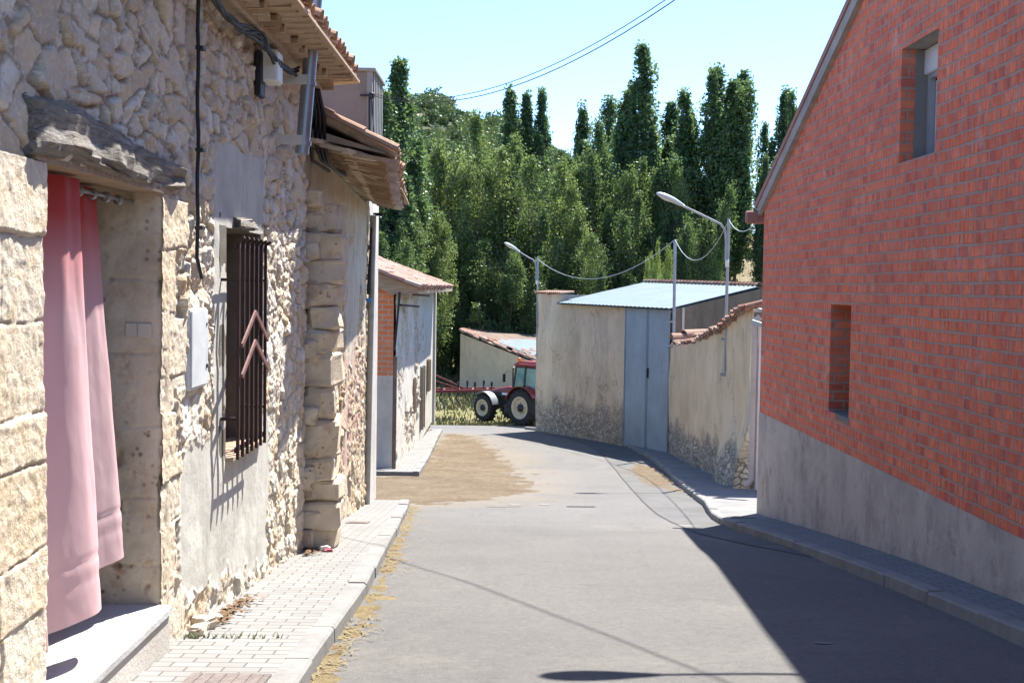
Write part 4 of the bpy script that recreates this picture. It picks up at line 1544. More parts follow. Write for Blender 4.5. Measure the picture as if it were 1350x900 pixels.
ps.append([at(414, 130, 12.0), at(408, 180, 12.3), at(412, 212, 12.6), at(434, 226, 13.3)])
cable('cable_loop', 'thick black cables looping from the mast to the lower eaves', ps, rad=.018)

# ------------------------------------------------------------------ the second, ochre house
A2, B2 = (-2.17, 12.25), (-2.44, 20.3)
L2 = math.hypot(B2[0] - A2[0], B2[1] - A2[1])
h2 = thing('rubble_cottage', 'ochre rubble cottage with projecting corner stones and deep layered clay eaves', 'house', (-4.5, 16, -1.5))


def blocks_none(U, Z, s): return None


def plaster2(U, Z, seed):
    n = vnoise(U + 7, Z + 2, 1.5, 4, 8)
    return np.clip(sstep(.55, .62, n) * .9 * (Z > .2) + sstep(.05, .0, np.abs(U - 4.6) - .16 + (n - .5) * .1) * .8 + sstep(2.2, 2.5, Z) * .7, 0, 1)


def paint2(U, Z, seed):
    n = vnoise(U + 7, Z + 2, 2.2, 4, 5) - .5
    return sstep(-.1, .15, np.minimum(np.minimum(U - 4.0, 6.9 - U), np.minimum(Z + .95, .75 - Z)) + n * .9)


w2 = rubble_mesh('stone_wall', A2, B2, lambda u: gz(u * .9994 + A2[1]) - .05, lambda u: 3.05 - .02 * u, .0205, [], .20, .145, .045, 31, plaster2, None, paint2, deepf=lambda z: .6 + 0 * z)
link('stone_wall', w2, MAT['rubble_ochre'], h2)
mb = MB()
mb.box((-4.6, 20.1, .6), (4.3, .38, 6.2))
mb.build('gable_wall', MAT['rubble_grey'], h2)
mb = MB()
mb.box((-4.6, 12.6, 1.2), (4.2, .3, 5.4))
mb.build('gable_wall', MAT['rubble_grey'], h2)
# quoins: the toothed stub of a demolished wall
zt_ = 2.42
qy = 12.62
rg = random.Random(12)
k = 0
while zt_ > -1.05:
    hh = rg.uniform(.22, .40)
    q = MB()
    q.rock((A2[0] + .17 + rg.uniform(-.03, .04), qy + rg.uniform(-.06, .1), zt_ - hh / 2), (.44 + rg.uniform(-.12, .10), rg.uniform(.42, .66), hh * 1.06), .20, 100 + k, rg.uniform(-.22, .22), 3.3)
    o = q.build('quoin_stone', MAT['dressed'] if k % 3 else MAT['rubble_quoin'] if 'rubble_quoin' in MAT else MAT['dressed'], h2)
    zt_ -= hh
    k += 1
rg_ = MB()
for k in range(26):
    rg_.rock((A2[0] + .07 + rg.uniform(-.03, .05), 12.3 + rg.uniform(0, .25), -1.0 + .14 * k + rg.uniform(-.05, .05)), (.24, .24, .18), .3, 300 + k, 0, 2.4)
rg_.build('corner_rubble', MAT['dressed'], h2)
# roof with layered clay eaves: eave line from (-1.22, 12.5) to (-1.86, 20.4)
E0, E1 = Vector((-1.24, 12.42, 2.90)), Vector((-1.88, 20.35, 2.90))
rf = MB()
tile_rows(rf, E0, E1, (-1, 0, .5), 3.6, pitch=.215)
rf.build('roof', MAT['clay_tile'], h2)
la = MB()
nl = 5
for j in range(nl):
    f0 = j / nl
    y = 12.45
    while y < 20.2:
        w = random.uniform(.29, .36)
        t = (y - 12.42) / 7.9
        ex = E0.x + (E1.x - E0.x) * t
        wx = A2[0] + (B2[0] - A2[0]) * t + .04
        xo = wx + (ex - .03 - wx) * (j + 1) / nl
        z = 3.06 - .045 * j + .015 * math.sin(y * 1.7)
        la.rnd = random.random()
        w *= .8
        jx, tl = random.uniform(-.05, .05), random.uniform(-.03, .03)
        yy = y + (w / 2 if j % 2 else 0)
        zg = .07 if j % 2 else -.07
        la.bar((xo + jx * .5, yy + zg, z - .045 + random.uniform(-.012, .012)), (xo - .32, yy - zg, z + .03), w - .03, .042)
        y += w
la.prism([(A2[0] + .02, 12.45, 3.10), (E0.x - .08, 12.45, 2.93), (E0.x - .08, 12.45, 2.95), (A2[0] - .5, 12.45, 3.36), (A2[0] - .5, 12.45, 3.12)], (-.42, 7.8, 0))
la.build('eave', MAT['clay_soffit'], h2)
rs = MB()
rs.prism([(A2[0] - .2, 12.5, 3.33), (-5.0, 12.5, 4.75), (-5.0, 12.5, 4.65), (A2[0] - .2, 12.5, 3.2)], (-.3, 7.7, 0))
rs.prism([(-5.3, 12.5, 4.75), (-7, 12.5, 4), (-7, 12.5, 3.9), (-5.3, 12.5, 4.65)], (0, 7.7, 0))
rs.build('roof_deck', MAT['clay_soffit'], h2)

# post with cable at the cottage's end
po = thing('cable_post', 'slender grey post with black cable at the far end of the ochre cottage', 'post', (-2.36, 20.0, -2))
a, b = at(483.5, 660, 20.0), at(492, 284, 20.0)
MB().tube([a - Vector((0, 0, .2)), a.lerp(b, .5), b], .052, 14).build('post_tube', MAT['post'], po)
MB().tube([at(486, 388, 19.92), at(487, 360, 19.92), at(489, 320, 19.92), at(490, 300, 19.92)], [.034, .03, .018, .018], 8).build('cable_sleeve', MAT['black'], po)
MB().box(at(486, 396, 19.93), (.10, .06, .07)).build('number_band', MAT['blue_label'], po)
MB().tube([at(492, 282, 19.95), at(505, 282, 19.95)], .02, 6).box(at(500, 283, 19.95), (.12, .05, .04)).build('cross_arm', MAT['black'], po)

# ------------------------------------------------------------------ tall rendered building behind the cottage
tw = thing('rendered_house', 'tall brown rendered house end rising behind the cottage roof', 'house', (-4.6, 21, -2))
p = at(484, 95, 20.9)
TX = p.x
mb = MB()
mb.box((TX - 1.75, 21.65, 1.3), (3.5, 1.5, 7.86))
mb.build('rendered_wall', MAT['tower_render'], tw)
pr = at(497, 95, 20.9)
co_ = MB()
ny = 12
for k in range(ny):
    y = 20.95 + .125 * k
    co_.box((TX + .045 + .02 * (k % 2), y, 4.35), (.09, .12, 1.8))
co_.build('sheet_cladding', MAT['corrugated'], tw)
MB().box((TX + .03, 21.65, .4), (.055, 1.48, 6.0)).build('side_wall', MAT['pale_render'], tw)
MB().box((TX - 1.7, 21.65, 5.262), (3.70, 1.60, .06), bev=.01).build('roof', MAT['corrugated'], tw)
ins = thing('wire_bracket', 'black wire insulator bracket on the corner of the tall rendered house', 'insulator', (TX, 20.8, 5))
wp = at(494, 126, 20.85)
MB().tube([wp + Vector((-.25, 0, 0)), wp], .018, 6).lathe(wp + Vector((-.05, -.02, -.06)), (0, 0, 1), [(0, .02), (.02, .05), (.09, .05), (.11, .02)], 10).build('insulator', MAT['black'], ins)
q = [at(487, 128, 20.83), at(487, 180, 20.83), at(488, 230, 20.83)]
MB().tube(q, .018, 6).tube([at(490, 130, 20.8), at(493, 180, 20.8), at(497, 220, 20.8)], .012, 6).build('drop_cable', MAT['black'], ins)

# ------------------------------------------------------------------ far left house: orange brick panel, grey stone flank
h3 = thing('brick_fronted_house', 'low house with orange brick front panel, grey stone flank and pink tiled roof', 'house', (-5, 37, -3))
A3, B3 = (-2.87, 29.4), (-3.12, 46.0)


def plaster3(U, Z, seed):
    n = vnoise(U + 7, Z + 2, .9, 5, 8)
    return np.clip(sstep(.40, .5, n), 0, 1)


w3 = rubble_mesh('stone_wall', A3, B3, lambda u: gz(u + A3[1]) - .08, lambda u: 1.45 + 0 * u, .05, [(6.5, 7.0, -2.2, -1.15), (10.0, 10.8, -3.1, -1.05), (12.9, 13.5, -2.1, -1.0)], .34, .24, .06, 51, plaster3, None, None)
link('stone_wall', w3, MAT['rubble_grey'], h3)
fy = 29.4
zs_ = 1.6 - (495 - 375.5) / 1600 * fy
mb = MB()
mb.box((A3[0] - 1.9, fy + .15, (1.55 + zs_) / 2), (3.78, .30, 1.55 - zs_))
mb.build('brick_panel', MAT['orange_brick'], h3)
mb = MB()
mb.box((A3[0] - 1.9, fy + .16, (zs_ - 3.1) / 2), (3.80, .32, zs_ + 3.1))
mb.box((A3[0] - .25, 38, -1), (.3, 16, 5.0))
mb.build('rendered_base', MAT['plaster_cement'], h3)
mb = MB()
mb.prism([(A3[0] + .02, fy, 1.50), (A3[0] - 3.8, fy, 3.0), (A3[0] - 3.8, fy, 1.5)], (0, .3, 0))
mb.build('gable_wall', MAT['pale_render'], h3)
mb = MB()
mb.box((A3[0] - 1.9, 45.8, -1), (3.78, .4, 5.2))
mb.build('gable_wall', MAT['pale_render'], h3)
for (u0, u1, z0, z1, mt, nm) in ((6.5, 7.0, -2.2, -1.15, 'brown_pipe', 'window'), (10.0, 10.8, -3.1, -1.05, 'barn_door', 'door'), (12.9, 13.5, -2.1, -1.0, 'brown_pipe', 'window')):
    o = MB().box((A3[0] - .10, A3[1] + (u0 + u1) / 2, (z0 + z1) / 2), (.06, u1 - u0 + .06, z1 - z0 + .06)).build(nm, MAT[mt], h3)
    fm = MB()
    for s_ in (u0 + .04, u1 - .04): fm.box((A3[0] - .03, A3[1] + s_, (z0 + z1) / 2), (.10, .07, z1 - z0))
    fm.build('frame', MAT['board'], o)
rf = MB()
EV0, EV1 = Vector((-2.24, 29.1, 1.50)), Vector((-2.30, 45.6, 1.50))
tile_rows(rf, EV0, EV1, (-1, 0, .37), 4.4, pitch=.27, r=.11, course=.40, seg=4, z_jit=.02)
rf.build('roof', MAT['clay_far'], h3)
rs = MB()
rs.prism([(-2.26, 29.15, 1.52), (-6.6, 29.15, 3.12), (-6.6, 29.15, 3.0), (-2.9, 29.15, 1.38), (-2.26, 29.15, 1.40)], (0, 16.4, 0))
rs.prism([(-6.6, 29.15, 3.12), (-10, 29.15, 1.9), (-10, 29.15, 1.8), (-6.6, 29.15, 3.0)], (0, 16.4, 0))
rs.build('roof_deck', MAT['board'], h3)
dp = thing('brown_downpipe', 'dark brown pipe and hanging black cable on the orange brick house corner', 'pipe', (-2.95, 29.2, -3))
MB().tube([at(519, 624, 29.15), at(521, 470, 29.15)], .05, 10).build('pipe_tube', MAT['brown_pipe'], dp)
MB().tube([at(520, 462, 29.1), at(524, 420, 29.1), at(527, 385, 29.1)], .03, 6).build('cable', MAT['black'], dp)
MB().bar(at(528, 402, 29.2), at(552, 404, 33), .05, .05).bar(at(545, 388, 29.2), at(566, 390, 35), .05, .05).build('iron_bar', MAT['rust'], dp)
# ================================================================== red brick house
def bx(y): return 4.135 - .0088 * y      # plane of the brick wall


b1 = thing('red_brick_house', 'red brick house with bare concrete plinth and two deep-set gable windows', 'house', (7, 10, 0))
BE = 19.3
RIDGE_Y = 9.2
SL = .415
ZE = 2.93


def zr(y): return ZE + SL * (BE - y) if y > RIDGE_Y else ZE + SL * (BE - RIDGE_Y) - SL * (RIDGE_Y - y)


ZP = -.325       # top of plinth
WU = (11.72, 12.78, 2.95, 4.13)
WLo = (14.36, 15.25, .10, 1.44)
cuts = sorted([-1.0, WU[0], WU[1], WLo[0], WLo[1], RIDGE_Y, BE])
mb = MB()
th = .30


def wallquad(ya, yb, za0, zb0, za1, zb1):
    mb.quad((bx(ya), ya, za0), (bx(yb), yb, zb0), (bx(yb), yb, zb1), (bx(ya), ya, za1))


for ya, yb in zip(cuts, cuts[1:]):
    hs = [w for w in (WU, WLo) if abs(w[0] - ya) < 1e-6]
    if hs:
        w = hs[0]
        wallquad(ya, yb, ZP, ZP, w[2], w[2])
        wallquad(ya, yb, w[3], w[3], zr(ya), zr(yb))
    else:
        wallquad(ya, yb, ZP, ZP, zr(ya), zr(yb))
for w in (WU, WLo):      # brick reveals
    for y in (w[0], w[1]):
        mb.quad((bx(y), y, w[2]), (bx(y) + th, y, w[2]), (bx(y) + th, y, w[3]), (bx(y), y, w[3]))
mb.quad((bx(BE), BE, -2.6), (bx(BE) + 6, BE, -2.6), (bx(BE) + 6, BE, ZE), (bx(BE), BE, ZE))
mb.quad((bx(-1), -1, -2.6), (bx(-1) + 6, -1, -2.6), (bx(-1) + 6, -1, zr(-1)), (bx(-1), -1, zr(-1)))
mb.build('brick_wall', MAT['brick'], b1)
bl = MB()
bl.box((bx(10) + 3.2, 9.15, 1.4), (5.0, 19.6, 2.6))
bl.build('inner_wall', MAT['dark'], b1)
pl_ = MB()
pts = [(y, gzf(y) - .2) for y in np.linspace(-1, BE, 20)]
vs = [(bx(y) - .006, y, z) for y, z in pts] + [(bx(y) - .006, y, ZP) for y, z in pts]
n = len(pts)
pl_.add(vs, [(i, i + 1, n + i + 1, n + i) for i in range(n - 1)])
pl_.quad((bx(BE) - .006, BE + .006, -2.6), (bx(BE) + 6, BE + .006, -2.6), (bx(BE) + 6, BE + .006, ZP), (bx(BE) - .006, BE + .006, ZP))
pl_.quad((bx(-1) - .006, -1, ZP), (bx(BE) - .006, BE + .006, ZP), (bx(BE) + .05, BE + .006, ZP + .001), (bx(-1) + .05, -1, ZP + .001))
pl_.build('plinth', MAT['plinth'], b1)
for nm, w in (('upper', WU), ('lower', WLo)):
    x = bx(w[0])
    yc, zc = (w[0] + w[1]) / 2, (w[2] + w[3]) / 2
    wd, hg = w[1] - w[0], w[3] - w[2]
    win = MB().box((x + .40, yc, zc), (.03, wd + .3, hg + .3)).build('window', MAT['glass'] if nm == 'upper' else MAT['dark'], b1)
    si = MB()
    si.box((x + .20, yc, w[2] - .035), (.41, wd + .05, .07))
    si.build('sill', MAT['brick'] if nm == 'upper' else MAT['concrete_slab'], win)
    MB().box((x + .162, yc, w[3] + .04), (.31, wd + .08, .08)).build('window_head', MAT['verge_grey'], win)
    f = MB()
    if nm == 'upper':
        for y in (w[0] + .04, yc, w[1] - .05): f.box((x + .29, y, zc), (.06, .07, hg))
        for z in (w[2] + .04, w[3] - .28): f.box((x + .288, yc, z), (.055, wd, .06))
        f.build('window_frame', MAT['alu'], win)
        MB().box((x + .27, yc, w[3] - .135), (.10, wd - .02, .26), bev=.01).build('shutter_box', MAT['shutter'], win)
        MB().box((x + .335, w[0] + wd * .75, zc - .14), (.02, wd * .42, hg - .38)).build('shutter', MAT['shutter'], win)
        m_ = MB()
        m_.box((x + .21, w[1] - .012, zc), (.15, .024, hg - .01))
        m_.build('cement_edge', MAT['concrete_slab'], win)
    else:
        f.box((x + .30, w[0] + .03, zc), (.06, .06, hg))
        f.box((x + .30, w[1] - .03, zc), (.06, .06, hg))
        f.box((x + .30, yc, w[2] + .03), (.058, wd, .06))
        f.box((x + .30, yc, w[3] - .03), (.058, wd, .06))
        f.build('window_frame', MAT['glazing_bead'], win)
# roof slabs with verge
rf = MB()
for (ya, yb) in ((BE + .30, RIDGE_Y), (-1.3, RIDGE_Y)):
    za = zr(BE) - SL * .3 if ya > RIDGE_Y else zr(-1) - SL * .3
    zb = zr(RIDGE_Y)
    o = -.09
    rf.prism([(bx(ya) + o, ya, za + .10), (bx(yb) + o, yb, zb + .10), (bx(yb) + o, yb, zb + .19), (bx(ya) + o, ya, za + .19)], (6.4, 0, 0))
rf.build('roof', MAT['verge'], b1)
vg = MB()
for (ya, yb) in ((BE + .18, RIDGE_Y), (-1.2, RIDGE_Y)):
    za = zr(BE) - SL * .18 if ya > RIDGE_Y else zr(-1) - SL * .2
    zb = zr(RIDGE_Y)
    vg.prism([(bx(ya) - .07, ya, za - .07), (bx(yb) - .07, yb, zb - .07), (bx(yb) - .07, yb, zb + .098), (bx(ya) - .07, ya, za + .098)], (.068, 0, 0))
vg.build('verge_board', MAT['verge_grey'], b1)
MB().box((bx(BE) + 2.9, BE + .22, ZE - .16), (6.3, .14, .2), bev=.02).build('eave_brick', MAT['verge'], b1)

# ------------------------------------------------------------------ court wall with tiled cap
cw_ = thing('courtyard_wall', 'crumbling cream courtyard wall with a wavy clay tile cap', 'wall', (5, 30, -3))
CA, CB = (4.93, 25.0), (4.70, 36.1)


def barn_part(name, P0, P1, z1f, step, bulge=None, holes=(), bare=1.0, seed=1, thick=.5, parent=None):
    """plastered wall as a grid with slight waviness; 'height' attribute = metres above the street"""
    P0, P1 = Vector((*P0, 0)), Vector((*P1, 0))
    L = (P1 - P0).length
    d = (P1 - P0) / L
    nrm = Vector((-d.y, d.x, 0))
    us = np.linspace(0, L, max(2, int(L / step)))
    U = np.repeat(us[None, :], 40, 0)
    T = np.repeat(np.linspace(0, 1, 40)[:, None], len(us), 1)
    y = P0.y + d.y * U
    z0 = gz(y) - .1
    Z = z0 + (z1f(U) - z0) * T
    off = (vnoise(U + 20, Z + 20, .9, 3, seed) - .5) * .10 + (vnoise(U + 20, Z + 20, 5, 3, seed) - .5) * .025
    if bulge is not None: off = off + bulge(U, Z - z0)
    X = P0.x + d.x * U + nrm.x * off
    Y = y + nrm.y * off
    V = np.stack([X, Y, Z], -1).reshape(-1, 3)
    i = np.arange(U.size).reshape(U.shape)
    F = np.stack([i[:-1, :-1], i[:-1, 1:], i[1:, 1:], i[1:, :-1]], -1).reshape(-1, 4)
    uc = U.ravel()[F].mean(1)
    keep = np.ones(len(F), bool)
    for a, b in holes: keep &= ~((uc > a) & (uc < b))
    hgt = ((Z - z0 - .1) / bare).ravel()
    # returns at both ends, so that the plaster skin reads as a thick wall
    F = F[keep]
    hg = list(hgt)
    Vl, Fl = [V], [F]
    nv = len(V)
    for c, flip in ((0, False), (-1, True)):
        e = V.reshape(40, len(us), 3)[:, c]
        ids = i[:, c]
        W_ = e - np.array([nrm.x, nrm.y, 0]) * .45
        new = np.arange(40) + nv
        q = np.stack([ids[:-1], ids[1:], new[1:], new[:-1]], -1)
        Fl.append(q if flip else q[:, ::-1])
        Vl.append(W_)
        hg += list(hgt.reshape(40, len(us))[:, c])
        nv += 40
    return npmesh(name, np.concatenate(Vl), np.concatenate(Fl), True, {'height': hg}), d, nrm


def zcap(u):      # profile of the cap: u=0 at the near end (y 25)
    return np.interp(u, [0, 1.2, 2.6, 4.2, 6, 8, 9.6, 10.9], [1.28, 1.12, .84, .60, .36, .16, .06, .02]) - .05


def bulge(U, H):      # the foot swells out at the buttressed near end
    b = sstep(2.9, 2.3, U) * sstep(1.9, .2, H) * .30
    b2 = sstep(.35, .2, np.abs(U - 6.2)) * sstep(1.7, .3, H) * .12
    return b + b2


m_, d_, n_ = barn_part('plaster_wall', CA, CB, zcap, .12, bulge, (), 1.35, 5)
link('plaster_wall', m_, MAT['court_plaster'], cw_)
mb = MB()
for k in range(24):
    u = 10.9 * k / 24
    y = CA[1] + u + .22
    mb.box((CA[0] + .30, y, float(zcap(np.array(u + .2)) - 4) / 2 - .05), (.5, .45, float(zcap(np.array(u + .2))) + 4))
mb.build('wall_core', MAT['mud_wall'], cw_)
mb = MB()
u = 0.0
while u < 10.9:
    z = float(zcap(np.array(u))) + .03 + random.uniform(-.035, .03) - (.05 if random.random() < .12 else 0)
    y = CA[1] + u
    mb.rnd = random.random()
    mb.tile((CA[0] - .18 + random.uniform(-.07, .05), y + random.uniform(-.03, .03), z), (CA[0] + .35, y, z + .14), (0, 0, 1), .10, .085, .018, 5)
    mb.rnd = random.random()
    mb.tile((CA[0] - .15, y + .1, z - .03), (CA[0] + .35, y + .1, z + .10), (0, 0, 1), .095, .095, .018, 5, flip=True)
    u += .2
mb.build('tile_cap', MAT['clay_old'], cw_)
# broken ridge tiles lying at the low end
for k, (px, py, Y) in enumerate(((905, 446, 35.2), (916, 441, 35.4), (926, 447, 34.8))):
    p = at(px, py, Y)
    o = thing('ridge_tile', ['long grey loose ridge tile lying on the low end of the courtyard wall', 'raised loose ridge tile resting crosswise between two others', 'small broken loose ridge tile lying nearest the tile cap'][k], 'roof tile', p, .4 * k, 'loose ridge tiles on the courtyard wall')
    mb = MB()
    mb.rnd = .6
    mb.tile((-.45, -.1, 0), (.45, .05, .04), (0, 0, 1), .20, .17, .03, 8)
    mb.build('tile_shell', MAT['clay_old'], o, world=False)
    for k2 in range(2): pass
# white gate, downpipe and gutter between the court wall and the brick house
gt = thing('white_gate', 'white sheet metal gate in the gap beside the red brick house', 'gate', (4.7, 23, -2.4))
g0, g1 = at(1001, 645, 24.2), at(1001, 432, 24.2)
mb = MB()
for k in range(5): mb.box((g0.x + .12 + .22 * k, 24.45, (g0.z + g1.z) / 2), (.21, .05, g1.z - g0.z), bev=.006)
mb.build('gate_leaf', MAT['white_metal'], gt)
MB().box((g0.x - .01, 24.40, (g0.z + g1.z) / 2), (.07, .12, g1.z - g0.z + .06)).build('gate_frame', MAT['white_metal'], gt)
dp2 = thing('downpipe', 'pale plastic downpipe with a bent foot at the end of the courtyard wall', 'downpipe', (4.75, 24.6, -2.4))
p0, p1, p2, p3 = at(982, 640, 24.4), at(990, 634, 24.4), at(995, 445, 24.4), at(994, 424, 24.4)
MB().tube([p0, p0.lerp(p1, .6), p1 + Vector((0, 0, .04)), p1.lerp(p2, .5), p2, p3, p3 + Vector((.12, -.02, .1))], .062, 12).build('pipe_tube', MAT['white_pipe'], dp2)
for f_ in (.25, .6): MB().lathe(p1.lerp(p2, f_), (0, 0, 1), [(0, .07), (.05, .07)], 12).build('pipe_collar', MAT['white_pipe'], dp2)
MB().bar(at(993, 424, 24.35), at(1030, 436, 23.8), .12, .08).build('gutter', MAT['galv'], dp2)
MB().bar(at(1000, 408, 24.5), at(1035, 416, 24.0), .10, .06).build('gutter', MAT['galv'], dp2)

# ------------------------------------------------------------------ barn with sheet roof and big sliding doors
bn = thing('plastered_barn', 'cream plastered barn with blue sheet metal roof and tall grey blue doors', 'barn', (4, 42, -3.5))
BA, BB = Vector((.97, 48.0, 0)), Vector((4.82, 35.95, 0))
bd = (BB - BA).normalized()
LB = (BB - BA).length
EAVE = 1.06


def lp(u, out=0.0, z=0.0):      # along the front, out towards the street
    nr = Vector((bd.y, -bd.x, 0))
    p = BA + bd * u + nr * out
    return Vector((p.x, p.y, z))


def onfront(px, z=0):      # distance along the front of photo column px
    best = min(range(0, 1000), key=lambda k: abs((lambda p: 675 + p.x / p.y * 1600)(lp(LB * k / 1000)) - px))
    return LB * best / 1000


u_door0, u_seam, u_par = onfront(828), onfront(858), onfront(741)
# plaster wall runs from the parapet end to the doors (outer side: towards the street)
m_, d2_, n2_ = barn_part('plaster_wall', tuple(lp(u_door0).xy), tuple(lp(0).xy), lambda u: np.where(u_door0 - u < u_par, EAVE + .28 + .02 * np.sin(u * 3), EAVE + .0), .12, None, (), 1.75, 9)
link('plaster_wall', m_, MAT['barn_plaster'], bn)
core = MB()
core.prism([lp(0, -.06, -4.6), lp(LB - .4, -.06, -4.6), lp(LB - .4, -.5, -4.6), lp(0, -.5, -4.6)], (0, 0, EAVE + 4.6 - .02))
core.prism([lp(0, -.04, -4.6), lp(0, -5.6, -4.6), lp(.3, -5.6, -4.6), lp(.3, -.04, -4.6)], (0, 0, EAVE + 4.85))
core.build('wall_core', MAT['pale_render'], bn)
# door leaves of ribbed sheet
for (a, b) in ((u_door0 + .02, u_seam - .015), (u_seam + .015, LB - .1)):
    mb = MB()
    z0, z1 = gzf(lp((a + b) / 2).y) + .06, EAVE - .06
    n = int((b - a) / .12)
    vs, fs = [], []
    for k in range(n + 1):
        u = a + (b - a) * k / n
        zz = gzf(lp(u).y) + .06
        o = .10 + (.012 if k % 2 else 0)
        vs += [lp(u, o, zz), lp(u, o, z1)]
    for k in range(n): fs.append((2 * k, 2 * k + 2, 2 * k + 3, 2 * k + 1))
    mb.add(vs, fs)
    dl = mb.build('door', MAT['barn_door'], bn)
    fm = MB()
    for zf in (.02, .38, .66, .985):
        fm.bar(lp(a, .09, z0 + (z1 - z0) * zf), lp(b, .09, z0 + (z1 - z0) * zf), .04, .05)
    fm.bar(lp(a + .02, .12, gzf(lp(a).y) + .05), lp(a + .02, .12, z1), .04, .04)
    fm.bar(lp(b - .02, .12, gzf(lp(b).y) + .05), lp(b - .02, .12, z1), .04, .04)
    fm.build('door_frame', MAT['barn_door'], dl)
MB().box(lp(u_seam + .12, .14, -1.0), (.05, .05, .30)).build('door_bolt', MAT['rust'], bn)
# roof sheet
wr_ = 3.1
rise = .80
rf = MB()
n = 60
vs, fs = [], []
R0, R1 = Vector(at(850, 372, 49.0)), Vector(at(1000, 377.5, 42.5))
for k in range(n + 1):
    u = u_par - .1 + (LB + .25 - u_par) * k / n
    z = EAVE + .03 + (.022 if k % 2 else 0)
    rr = R0.lerp(R1, k / n)
    vs += [lp(u, .28, z - .06), Vector((rr.x, rr.y, rr.z + (.022 if k % 2 else 0)))]
for k in range(n): fs.append((2 * k, 2 * k + 2, 2 * k + 3, 2 * k + 1))
rf.add(vs, fs)
n0 = len(vs)
rf.add([v - Vector((0, 0, .05)) for v in vs], [tuple(reversed(f)) for f in fs])
rf.build('roof', MAT['roof_sheet'], bn)
mb = MB()
k = 0
while k < 34:
    mb.rnd = random.random()
    a, b = R0.lerp(R1, k / 34), R0.lerp(R1, (k + 1.25) / 34)
    mb.tile(a + Vector((0, 0, .03)), b + Vector((0, 0, .06)), (0, 0, 1), .11, .13, .02, 6)
    k += 1
mb.build('ridge_tile', MAT['clay_old'], bn)
# dark mud side wall under the roof edge, seen above the court wall
sw = MB()
e0 = lp(LB, .05)
pl4 = [Vector((e0.x, e0.y, -3.6)), Vector((R1.x + .3, R1.y, -3.6)), Vector((R1.x + .3, R1.y, R1.z - .02)), Vector((e0.x, e0.y, EAVE - .06))]
sw.prism(pl4, (.12, .35, 0))
sw.prism([Vector((R0.x, R0.y, -4)), Vector((R1.x, R1.y, -4)), Vector((R1.x, R1.y, R1.z - .03)), Vector((R0.x, R0.y, R0.z - .03))], (.3, .1, 0))
sw.prism([Vector((R1.x + .3, R1.y, -3.6)), Vector((R1.x + 5, R1.y + 1, -3.6)), Vector((R1.x + 5, R1.y + 1, R1.z - 1.2)), Vector((R1.x + .3, R1.y, R1.z - .02))], (.1, .35, 0))
sw.build('side_wall', MAT['mud_wall'], bn)
# tiles on the parapet
mb = MB()
u = 0.05
while u < u_par:
    mb.rnd = random.random()
    mb.tile(lp(u, .12, EAVE + .30), lp(u, -.45, EAVE + .36), (0, 0, 1), .11, .10, .02, 5)
    u += .22
mb.build('parapet_tile', MAT['clay_old'], bn)


# ------------------------------------------------------------------ street lamps
def lamp(label, pole_top, pole_bot, arm_dir, arm_len, arm_rise, group, bracket=True, scale=1.0):
    """wall pole with a curved arm and a drop-shaped head; built in place"""
    t = thing('street_lamp', label, 'street lamp', pole_bot, 0, group)
    pt, pb = Vector(pole_top), Vector(pole_bot)
    ad = Vector(arm_dir).normalized()
    MB().tube([pb, pb.lerp(pt, .5), pt], .035, 10).build('pole', MAT['pole_grey'], t)
    js = pt - Vector((0, 0, .95)) + ad * .055
    pts = [js, js + Vector((0, 0, .45)), js + Vector((0, 0, .68)) + ad * .03, js + Vector((0, 0, .82)) + ad * .14, js + Vector((0, 0, .90)) + ad * .32, js + Vector((0, 0, .90 + arm_rise)) + ad * arm_len]
    MB().tube(pts, .026, 10).build('arm', MAT['pole_grey'], t)
    end = pts[-1]
    hd = (pts[-1] - pts[-2]).normalized()
    sd = hd.cross(Vector((0, 0, 1))).normalized()
    up = sd.cross(hd)
    V, F = [], []
    prof = [(-.06, .035, .035), (0, .06, .05), (.10, .085, .07), (.20, .12, .085), (.34, .145, .09), (.48, .135, .08), (.58, .10, .06), (.635, .05, .03), (.645, .012, .01)]
    ns = 14
    for (l, w, h) in prof:
        for k in range(ns):
            a = 2 * math.pi * k / ns
            V.append(end + hd * l + sd * math.cos(a) * w + up * ((math.sin(a) * h) if math.sin(a) > 0 else math.sin(a) * h * .45))
    for i in range(len(prof) - 1):
        for k in range(ns):
            F.append((i * ns + k, i * ns + (k + 1) % ns, (i + 1) * ns + (k + 1) % ns, (i + 1) * ns + k))
    F += [tuple(range(ns)), tuple(range((len(prof) - 1) * ns, len(prof) * ns))]
    mb = MB()
    mb.add(V, F, True)
    hh = mb.build('lamp_head', MAT['lamp_grey'], t)
    mb = MB()
    c = end + hd * .40 - up * .032
    ring = [c + hd * .19 * math.cos(a) + sd * .10 * math.sin(a) for a in np.linspace(0, 2 * math.pi, 16, endpoint=False)]
    mb.add(ring + [c - up * .035], [(i, (i + 1) % 16, 16) for i in range(16)], True)
    mb.build('lamp_lens', MAT['glass_lamp'], hh)
    MB().box(pt - Vector((.03, .05, 1.02)), (.08, .07, .16), bev=.012).build('fuse_box', MAT['white_plastic'], t)
    if bracket:
        for z in (.05, .85):
            MB().bar(pb + Vector((-.10, 0, z)), pb + Vector((.34, .12, z)), .05, .05).build('bracket', MAT['pole_grey'], t)
    return t, pts


G = 'street lamps along the village street'
LY = 27.7
lt, lpts = lamp('nearer street lamp standing on the crumbling cream courtyard wall', at(961, 288, LY), at(955, 496, LY), (-1, -.12, 0), 1.05, .32, G)
LY2 = 47.9
lamp('farther street lamp fixed to the end corner of the plastered barn', at(709, 338, LY2), at(708, 470, LY2), (-1, -.25, 0), .75, .24, G)
